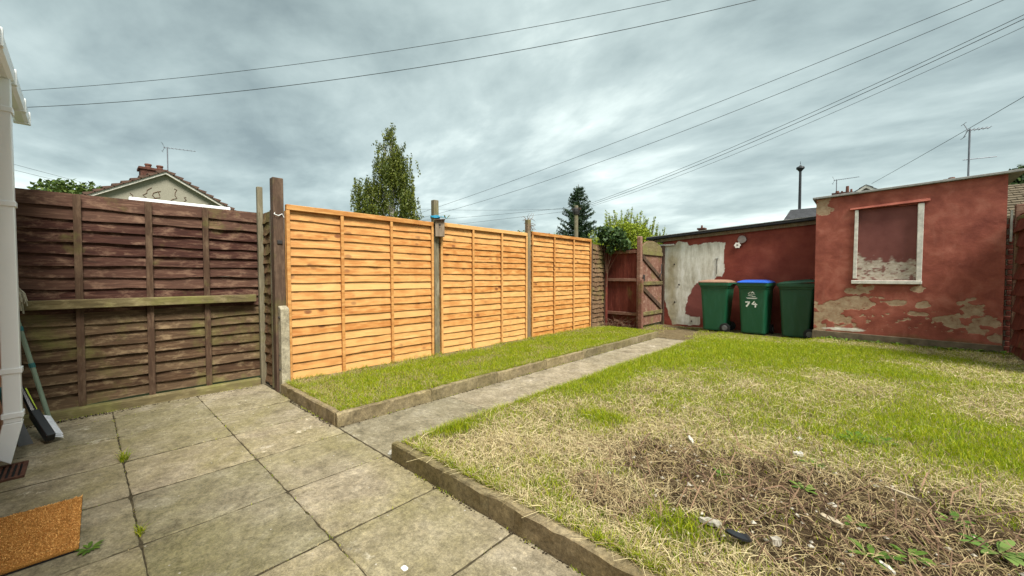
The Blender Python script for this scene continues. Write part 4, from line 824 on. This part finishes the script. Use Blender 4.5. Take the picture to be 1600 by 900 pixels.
# ------------------------------------------------------------------ trees and shrubs
def leaves_mesh(name, P, size, cols, mat, parent, droop=0., aspect=.55):
    n = len(P); size = size*RNG.uniform(.7, 1.3, n); d = RNG.normal(0, 1, (n,3)); d[:,2] -= droop; d /= np.linalg.norm(d, axis=1)[:,None]
    u = np.cross(d, RNG.normal(0, 1, (n,3))); u /= np.linalg.norm(u, axis=1)[:,None]; a = d*(size/2)[:,None]; b = u*(size*aspect/2)[:,None]
    V = np.stack([P-a, P+b-a*.1, P+a, P-b-a*.1], 1).reshape(-1,3); k = np.arange(n)*4
    return link(name, np_mesh(name, V, [np.stack([k,k+1,k+2,k+3],1)], np.repeat(cols, 4, 0)), mat, parent)
def cmix(n, a, b, p=1.): return lerp(np.array(a), np.array(b), RNG.random((n,1))**p)
def birch():
    r = empty('birch_tree', (-15.4, 9.06, -.05)); tag(r, 'tall weeping birch tree rising behind the orange fence', 'tree')
    lat = Vector((math.cos(YAW), math.sin(YAW), 0))       # direction the lopsided side leans
    tr = MB(); tr.tube([(0,0,0),(.05,.02,2.5),(0,.05,5),(.02,0,7.4)], [.16,.13,.08,.02], 8)
    P = []; cl = []
    def env(z): return np.interp(z, [2.6,3.6,4.6,5.6,6.3,6.9,7.4,7.85], [1.3,1.4,1.35,1.22,1.05,.66,.34,.12])
    def strand(x, y, z, L):
        k = int(L*42); t = np.linspace(0, 1, k)[:,None]; dx, dy = RNG.normal(0,.08,2)
        P.append(np.array([[x, y, z]])+t*np.array([[dx, dy, -L]])+RNG.normal(0, .030, (k,3))); cl.append(np.full(k, RNG.random()))
    tips = []
    for k in range(46):
        z = 3.3+4.3*(k/45)**.9; e = float(env(z)); a = k*2.4+RNG.normal(0,.4); q = e*RNG.uniform(.35,.95) if z < 7 else e*.5
        off = .20*max(0, 1-abs(z-5.6)/1.6); tips.append((math.cos(a)*q+lat.x*off, math.sin(a)*q+lat.y*off, z, q))
    for x, y, z, q in tips:
        tr.tube([(0,.03,max(1.8, z-.9-q*.5)), (x*.55, y*.55, z-.1), (x, y, z+.12)], [.03,.016,.006], 5)
        for _ in range(17 if z < 6.8 else 8):
            dx, dy = RNG.normal(0, .20 if z < 6.6 else .09, 2); strand(x+dx, y+dy, z+RNG.uniform(-.15,.2), RNG.uniform(.4, 1.35) if z < 6.8 else RNG.uniform(.15,.45))
    for i in range(120):                                   # lower side lobe
        a = RNG.uniform(0, 6.283); q = .55*math.sqrt(RNG.random()); z = RNG.uniform(3.6, 5.5)
        strand(-lat.x*1.15+math.cos(a)*q, -lat.y*1.15+math.sin(a)*q, z, RNG.uniform(.5, 1.2))
    for s in (-1.15, -.8): tr.tube([(0,0,2.6),(lat.x*s*.6,lat.y*s*.6,4.2),(lat.x*s,lat.y*s,5.2)], [.06,.04,.012], 6)
    tr.build('trunk', M['birch_bark'], r); P = np.concatenate(P); cl = np.concatenate(cl)[:,None]
    c = lerp(np.array([.030,.055,.008]), np.array([.155,.175,.022]), np.clip(cl*.7+RNG.random((len(P),1))*.4, 0, 1)); leaves_mesh('crown', P, .098, c, M['leaf'], r, 1.4, .5)
birch()
def conifer():
    r = empty('conifer_tree', (-13.35, 20.5, -.05)); tag(r, 'dark green conifer with tiered branches behind the telegraph pole', 'tree'); tr = MB(); tr.tube([(0,0,0),(0,0,6.9)], [.2,.015], 8); P = []; D = []
    z = 1.2
    while z < 6.75:
        R_ = 2.75*(1-(z-.4)/6.6)+.10; nb = 7
        for i in range(nb):
            a = RNG.uniform(0, 6.283); L = R_*RNG.uniform(.72, 1.12); k = max(4, int(L*15)); t = np.linspace(.12, 1, k)
            h = z-.16*L*t+.42*L*t**2.4; px_, py_ = np.cos(a)*L*t, np.sin(a)*L*t
            for j in range(k):
                m_ = 9; side = RNG.normal(0, .10*(1.15-t[j]) + .02, m_); P.append(np.stack([px_[j]-math.sin(a)*side*1.3+RNG.normal(0,.03,m_), py_[j]+math.cos(a)*side*1.3+RNG.normal(0,.03,m_), h[j]+RNG.normal(-.02,.04,m_)], 1))
            tr.tube([(0,0,z),(px_[k//2],py_[k//2],h[k//2]),(px_[-1],py_[-1],h[-1])], [.025,.014,.004], 4)
        z += .20
    tr.build('trunk', M['bark'], r); P = np.concatenate(P); leaves_mesh('crown', P, .17, cmix(len(P), (.012,.030,.012), (.045,.085,.030)), M['leaf'], r, 0, .22)
conifer()
def blob_tree(name, loc, label, clumps, leaf, n, cols, trunk=(.14, 1.5), droop=0., shoots=0, trunk_mat='bark', cat='tree', aspect=.55):
    r = empty(name, loc); tag(r, label, cat); tr = MB(); P = []
    tr.tube([(0,0,0),(.03,.02,trunk[1])], [trunk[0], trunk[0]*.7], 8)
    tot = sum(c[3]**2 for c in clumps)
    for cx, cy, cz, R_ in clumps:
        k = int(n*R_**2/tot); d = RNG.normal(0, 1, (k,3)); d /= np.linalg.norm(d, axis=1)[:,None]; q = R_*RNG.random((k,1))**.45*(.72+.5*vnoise(d[:,0]*2.5+cx*3, d[:,1]*2.5+d[:,2]*2+cz, 5)[:,None]); P.append(np.array([[cx, cy, cz]])+d*q*np.array([[1,1,.85]]))
        tr.tube([(0,0,trunk[1]*.8),(cx*.5,cy*.5,(cz+trunk[1])/2),(cx,cy,cz)], [trunk[0]*.5,trunk[0]*.3,.012], 5)
    for i in range(shoots):
        cx, cy, cz, R_ = clumps[int(RNG.integers(len(clumps)))]; a = RNG.uniform(0, 6.283); q = R_*math.sqrt(RNG.random())*.95; x, y = cx+math.cos(a)*q, cy+math.sin(a)*q; z0 = cz+.75*math.sqrt(max(0, R_*R_-q*q)); L = RNG.uniform(.25,.6); k = 26
        t = RNG.random((k,1)); P.append(np.array([[x,y,z0]])+t*np.array([[math.cos(a)*.1,math.sin(a)*.1,L]])+RNG.normal(0,.022,(k,3))); tr.tube([(x,y,z0-.3),(x+math.cos(a)*.1,y+math.sin(a)*.1,z0+L)], [.008,.003], 4)
    tr.build('trunk', M[trunk_mat], r); P = np.concatenate(P); c = cmix(len(P), *cols); leaves_mesh('crown', P, leaf, c, M['leaf'], r, droop, aspect); return r
blob_tree('feathery_shrub', (-7.0, 14.05, -.05), 'bright yellow-green feathery bush behind the red gate', [(0,0,2.55,.95),(-.5,-.4,2.3,.8),(.55,.45,2.35,.8),(.1,0,1.7,1.0),(-.15,-.1,3.0,.6),(.35,.3,2.9,.55),(.9,.8,2.1,.6)], .10, 34000, ((.13,.19,.012),(.34,.40,.03)), (.1,.8), 0, 110, cat='shrub', aspect=.32)
blob_tree('ivy_clump', (-4.62, 8.30, 1.0), 'dark ivy clump spilling over the top of the red fence', [(0,0,1.12,.22),(.22,.06,1.06,.22),(.42,.08,.98,.18),(-.05,-.1,1.28,.18),(.25,.05,1.22,.2),(.1,-.02,.85,.12)], .07, 1500, ((.018,.045,.012),(.075,.125,.035)), (.012,.4), 0, 0, 'twig', cat='ivy', aspect=.8)
blob_tree('small_shrub', (-6.3, 7.4, -.05), 'pale green leafy shrub just showing over the last orange panel', [(0,0,2.12,.38),(-.3,-.5,2.05,.36),(.2,.6,2.1,.36),(-.1,.25,2.22,.25)], .07, 1900, ((.08,.14,.03),(.22,.30,.09)), (.05,1.2), 0, 0, cat='shrub')
blob_tree('broadleaf_tree', (-33.4, -.6, -.05), 'round-topped leafy tree beyond the dark fence beside the gable house', [(0,0,5.4,1.5),(-1.2,-1.2,5.0,1.3),(1.0,1.1,5.2,1.25),(-.4,-.2,6.0,.95),(.6,.9,5.9,.8),(-2.2,-2.0,4.6,1.1),(1.7,1.9,4.8,.9)], .24, 7000, ((.025,.055,.010),(.11,.155,.025)), (.3,3.5))
blob_tree('broadleaf_tree', (4.0, 22.0, -.05), 'dark leafy tree rising behind the tall shed and tiled roof', [(0,0,4.0,1.1),(-.8,0,3.9,.8),(.9,.3,4.0,1.1),(-.2,0,4.75,.55),(1.6,.2,4.3,1.0)], .2, 6000, ((.015,.035,.010),(.06,.095,.022)), (.25,3.2))
blob_tree('hedge_shrub', (-9.4, 9.6, -.05), 'dark green shrub mass showing low behind the birdbox panel', [(0,0,2.1,.55),(-.6,-.6,2.0,.6),(.6,.6,2.0,.5)], .09, 2200, ((.02,.04,.010),(.08,.11,.025)), (.08,1.2), cat='shrub')

# ------------------------------------------------------------------ houses, poles and aerials behind
def aerial(parent_name, base, h, boom_dir, n, label, boom=1.0, extra=0):
    r = empty(parent_name, base); tag(r, label, 'aerial'); d = Vector(boom_dir).normalized(); s = Vector((-d.y, d.x, 0))
    MB().tube([(0,0,0),(0,0,h)], .024, 6).build('mast', M['aerial_metal'], r)
    b0 = Vector((0,0,h-.03)); MB().tube([b0-d*boom*.12, b0+d*boom*.88], .014, 5).build('boom', M['aerial_metal'], r)
    for i in range(n):
        p = b0+d*boom*(-.08+.94*i/(n-1)); l = .16-.006*i; MB().tube([p-s*l, p+s*l], .007, 4).build('element', M['aerial_metal'], r)
    for sg in (-1, 1): 
        q = b0-d*boom*.08; MB().tube([q+Vector((0,0,.0)), q+Vector((0,0,sg*.2))-d*.09], .009, 4).build('reflector', M['aerial_metal'], r)
        MB().tube([q+Vector((0,0,sg*.2))-d*.09-s*.17, q+Vector((0,0,sg*.2))-d*.09+s*.17], .008, 4).build('reflector', M['aerial_metal'], r)
    for k in range(extra): MB().tube([Vector((0,0,h*.55))-d*.12, Vector((0,0,h*.55))+d*.55], .012, 5).build('lower_boom', M['aerial_metal'], r)
    return r
def tile_roof(name, parent, eaves_a, eaves_b, ridge_a, ridge_b, rows, mat, thick=.05):
    """stepped courses between an eaves line and a ridge line"""
    ea, eb, ra, rb = map(Vector, (eaves_a, eaves_b, ridge_a, ridge_b)); mb = MB(); nrm = (eb-ea).cross(ra-ea).normalized()
    if nrm.z < 0: nrm = -nrm
    for i in range(rows):
        t0, t1 = i/rows, (i+1.12)/rows; a, b, c, d = ea.lerp(ra, t0), eb.lerp(rb, t0), eb.lerp(rb, min(1, t1)), ea.lerp(ra, min(1, t1)); u = nrm*thick
        mb.hexa([a, b, c, d, a+u, b+u, c+u*.25, d+u*.25])
    return mb.build(name, mat, parent)
def gable_house():
    X = -24.; ya, za, hw, sl = 2.64, 6.0, 4.2, .575; ze = za-hw*sl
    r = empty('gable_house', (X, ya, -.05)); tag(r, 'house with cracked cream gable and brown tiled roof beyond the dark fence', 'house')
    mb = MB(); mb.v = [(0,-hw,0),(0,hw,0),(0,hw,ze),(0,0,za),(0,-hw,ze),(-9,-hw,0),(-9,hw,0),(-9,hw,ze),(-9,0,za),(-9,-hw,ze)]
    mb.f = [(0,1,2,3,4),(9,8,7,6,5),(1,6,7,2),(0,4,9,5)]; mb.build('wall', M['pebbledash'], r)
    for s in (-1, 1):
        tile_roof('roof', r, (.26,s*(hw+.3),ze-.3*sl+.06), (-9.2,s*(hw+.3),ze-.3*sl+.06), (.26,0,za+.08), (-9.2,0,za+.08), 16, M['roof_tile_brown'], .14)
        MB().hexa([(.02,s*(hw+.3),ze-.3*sl-.06),(.20,s*(hw+.3),ze-.3*sl-.06),(.20,0,za-.04),(.02,0,za-.04),(.02,s*(hw+.3),ze-.3*sl+.05),(.20,s*(hw+.3),ze-.3*sl+.05),(.20,0,za+.07),(.02,0,za+.07)]).build('bargeboard', M['white_paint'], r)
    ch = MB().box(-2.2,-1.4,-.72,.18,za-.6,za+.36).build('chimney', M['house_brick'], r)
    MB().box(-2.26,-1.34,-.79,.25,za+.36,za+.46).build('chimney_cap', M['house_brick'], ch)
    for yy_ in (-.42, .0): MB().loft([[(-1.8+q*math.cos(a), yy_+q*math.sin(a), za+.46+zz) for a in np.linspace(0,6.283,11)[:-1]] for q, zz in ((.13,0),(.11,.16),(.14,.18),(.13,.24))]).build('chimney_pot', M['clay_pot'], ch)
    for k in range(7):                                    # cracks and bare creeper stems on the gable
        y0_ = random.uniform(-1.4, 2.0); z0_ = za-1.25-abs(y0_)*.3; pts = [(.012, y0_, z0_)]
        for q in range(7): pts.append((.012, pts[-1][1]+random.uniform(-.12,.16), pts[-1][2]+random.uniform(.0,.14)))
        pts = [p for p in pts if p[2] < za-abs(p[1])*sl-.15]
        if len(pts) > 2: MB().tube(pts, .014, 4).build('creeper_stem', M['twig'], r)
gable_house()
aerial('roof_aerial', (-25.9, 2.95, 5.75), 1.9, (.3, 1, 0), 9, 'long thin aerial on the chimney of the cream gable house', 1.25)
nb_ = empty('neighbour_outhouse', (-7.4, .85, -.05)); tag(nb_, 'flat-roofed outhouse with white trim showing above the dark fence', 'outhouse')
MB().box(-1.0,.9,-.44,.48,0,2.10).build('wall', M['pebbledash'], nb_)
MB().box(.9,.96,-.47,.52,2.13,2.235).build('roof_trim', M['white_upvc'], nb_, .006)
MB().box(-1.0,.96,-.46,.51,2.10,2.129).build('roof', M['black_felt'], nb_)
tp_ = empty('telegraph_pole', (-12.3, 18.68, -.05)); tag(tp_, 'wooden telegraph pole in front of the dark conifer', 'telegraph pole')
MB().tube([(0,0,0),(0,0,5.25)], [.14,.11], 10).build('pole', M['grey_post_wood'], tp_); MB().box(-.28,.28,-.05,.05,5.0,5.1).build('crossarm', M['dark_post_wood'], tp_)
MB().loft([[(q*math.cos(a), q*math.sin(a), zz) for a in np.linspace(0,6.283,11)[:-1]] for q, zz in ((.16,4.75),(.2,4.9),(.2,5.05),(.14,5.12))]).build('cable_ring', M['iron_dark'], tp_)
lp = empty('street_lamp', (-3.56, 30.9, -.05)); tag(lp, 'slim dark street lamp with mushroom head behind the lean-to', 'street lamp')
MB().tube([(0,0,0),(0,0,5.0),(0,0,8.0)], [.12,.085,.07], 10).build('column', M['lamp_black'], lp)
MB().loft([[(q*math.cos(a), q*math.sin(a), zz) for a in np.linspace(0,6.283,17)[:-1]] for q, zz in ((.07,7.95),(.14,8.04),(.23,8.14),(.21,8.23),(.08,8.29),(.02,8.36))]).build('lantern', M['lamp_black'], lp)
MB().tube([(0,0,8.4),(0,0,8.6)], [.02,.006], 5).build('finial', M['lamp_black'], lp)
def back_house(loc, w, d, ze, zr, wall, tiles, label, chim=(), gable_front=False, trim=True):
    r = empty('back_house', loc); tag(r, label, 'house')
    if gable_front:
        mb = MB(); mb.v = [(-w/2,0,0),(w/2,0,0),(w/2,0,ze),(0,0,zr),(-w/2,0,ze),(-w/2,d,0),(w/2,d,0),(w/2,d,ze),(0,d,zr),(-w/2,d,ze)]; mb.f = [(0,1,2,3,4),(9,8,7,6,5),(1,6,7,2),(0,4,9,5)]; mb.build('wall', M[wall], r)
        for s in (-1, 1):
            sl = (zr-ze)/(w/2); tile_roof('roof', r, (s*(w/2+.25),-.2,ze-.25*sl+.06), (s*(w/2+.25),d,ze-.25*sl+.06), (0,-.2,zr+.07), (0,d,zr+.07), 10, M[tiles])
            MB().hexa([(s*(w/2+.25),-.18,ze-.25*sl-.12),(0,-.18,zr-.10),(0,-.02,zr-.10),(s*(w/2+.25),-.02,ze-.25*sl-.12),(s*(w/2+.25),-.18,ze-.25*sl+.05),(0,-.18,zr+.06),(0,-.02,zr+.06),(s*(w/2+.25),-.02,ze-.25*sl+.05)]).build('bargeboard', M['white_paint'], r)
    else:
        MB().box(-w/2,w/2,0,d,0,ze).build('wall', M[wall], r)
        for s in (0, 1): tile_roof('roof', r, (-w/2-.2, -.25 if s == 0 else d+.25, ze), (w/2+.2, -.25 if s == 0 else d+.25, ze), (-w/2-.2,d/2,zr), (w/2+.2,d/2,zr), 11, M[tiles])
    for cx, cy, cz, cw, cd, chh, pots in chim:
        c = MB().box(cx-cw/2,cx+cw/2,cy-cd/2,cy+cd/2,cz-1.2,cz+chh).build('chimney', M['house_brick'], r); MB().box(cx-cw/2-.06,cx+cw/2+.06,cy-cd/2-.06,cy+cd/2+.06,cz+chh,cz+chh+.09).build('chimney_cap', M['house_brick'], c)
        for px_, ph, q in pots: MB().tube([(cx+px_,cy,cz+chh+.09),(cx+px_,cy,cz+chh+.09+ph)], [q,q*.8], 9).build('chimney_pot', M['clay_pot'], c)
    return r
back_house((-.42, 30, -.05), 5.0, 8, 4.6, 6.38, 'pebbledash', 'slate_dark', 'distant cream-gabled house with tall chimney stack behind the tall shed', ((-.85, 1.2, 5.6, .72, .6, .62, ((-.25,.16,.06),(.0,.42,.09),(.18,.22,.06))),), True)
back_house((-1.1, 27, -.05), 5.2, 6, 4.3, 5.45, 'house_brick', 'slate_dark', 'dark slate-roofed house beside the street lamp with low wide chimney', ((-.45, 3., 5.45, .6, .5, .62, ((-.12,.14,.1),)),))
aerial('roof_aerial', (-1.72, 30.1, 5.3), 1.65, (1, -.1, 0), 12, 'wide flat aerial above the low chimney behind the tall shed', 1.15)
back_house((-8.9, 22, -.05), 4.6, 5, 3.15, 3.85, 'house_brick', 'roof_tile_grey', 'low brown-roofed house with a small chimney behind the feathery bush', ((1.45, 2.5, 3.85, .3, .3, .18, ((0,.16,.06),)),))
ob = back_house((4.65, 13, -.05), 5.2, 4, 2.45, 3.42, 'house_brick', 'roof_tile_grey', 'outbuilding with weathered tiled roof beside the tall shed')
mb = MB(); rows, cols = 13, 26
for i in range(rows):
    for k in range(cols):
        t0, t1 = i/rows, (i+1.1)/rows; x0 = -2.8+(k+(.5 if i % 2 else 0))*5.6/cols; x1 = x0+5.6/cols-.012; f = lambda t: (-.25+2.25*t, 2.45+.97*t); (ya, za), (yb, zb) = f(t0), f(min(1,t1)); j = random.uniform(.0,.012)
        mb.hexa([(x0,ya,za+.05),(x1,ya,za+.05),(x1,yb,zb+.05),(x0,yb,zb+.05),(x0,ya,za+.085+j),(x1,ya,za+.085+j),(x1,yb,zb+.062),(x0,yb,zb+.062)])
tag(mb.build('roof_tiles', M['roof_tile_grey'], ob), kind='stuff')
back_house((1.9, 16.5, -.05), 3.0, 4, 2.9, 3.55, 'house_brick', 'slate_dark', 'house with a short brick chimney just above the tall shed roof', ((-.18, 1.8, 3.6, .26, .3, .62, ((0,.06,.09),)),))
aerial('roof_aerial', (1.98, 17.6, 3.6), 1.95, (1, .2, 0), 6, 'tall blue-grey aerial mast with two booms above the tall shed', .45, 1)

# ------------------------------------------------------------------ overhead cables
CAB = [((-22.31,-2.59,7.29),(-1.69,13.73,9.78),.60,.012,'upper of the two cables crossing above the cream gable house'),
 ((-20.58,-2.4,6.34),(.52,15.08,9.68),.84,.014,'lower of the two cables crossing above the cream gable house'),
 ((-29.63,19.18,6.44),(5.33,21.6,11.53),.36,.018,'upper of the two long cables passing high above the conifer'),
 ((-29.62,19.17,6.06),(6.04,22.27,11.63),.84,.018,'lower of the two long cables passing high above the conifer'),
 ((-12.28,18.76,5.08),(3.48,15.69,7.93),.28,.013,'top cable of the bundle rising from the telegraph pole over the shed'),
 ((-12.28,18.76,5.00),(3.48,15.68,7.83),.32,.015,'middle cable of the bundle rising from the telegraph pole over the shed'),
 ((-12.28,18.76,4.93),(3.48,15.68,7.64),.36,.010,'lowest cable of the bundle rising from the telegraph pole over the shed'),
 ((-.26,40.8,8.32),(5.13,24.03,8.71),.04,.020,'single cable behind the tall aerial mast above the shed'),
 ((-12.28,18.76,5.15),(-23.89,13.51,4.8),.08,.012,'upper low cable from the telegraph pole towards the birch'),
 ((-12.28,18.76,4.97),(-23.88,13.5,4.21),.05,.012,'lower cable from the telegraph pole towards the birch'),
 ((-50.66,-5.42,10.61),(-55.98,3.25,9.64),.04,.022,'upper distant cable beside the white downpipe'),
 ((-50.66,-5.43,10.12),(-55.97,3.24,9.31),.04,.022,'lower distant cable beside the white downpipe'),
 ((-12.28,18.76,5.04),(-29.03,14.3,6.61),.18,.010,'rising thin cable from the telegraph pole past the birch')]
for a, b, sag, r_, lab in CAB:
    a, b = Vector(a), Vector(b); pts = [a.lerp(b, t)-Vector((0,0,4*sag*t*(1-t))) for t in np.linspace(0, 1, 28)]
    o = MB().tube(pts, r_*.62, 5).build('overhead_cable', M['cable_black']); tag(o, lab, 'cable', 'overhead cables')
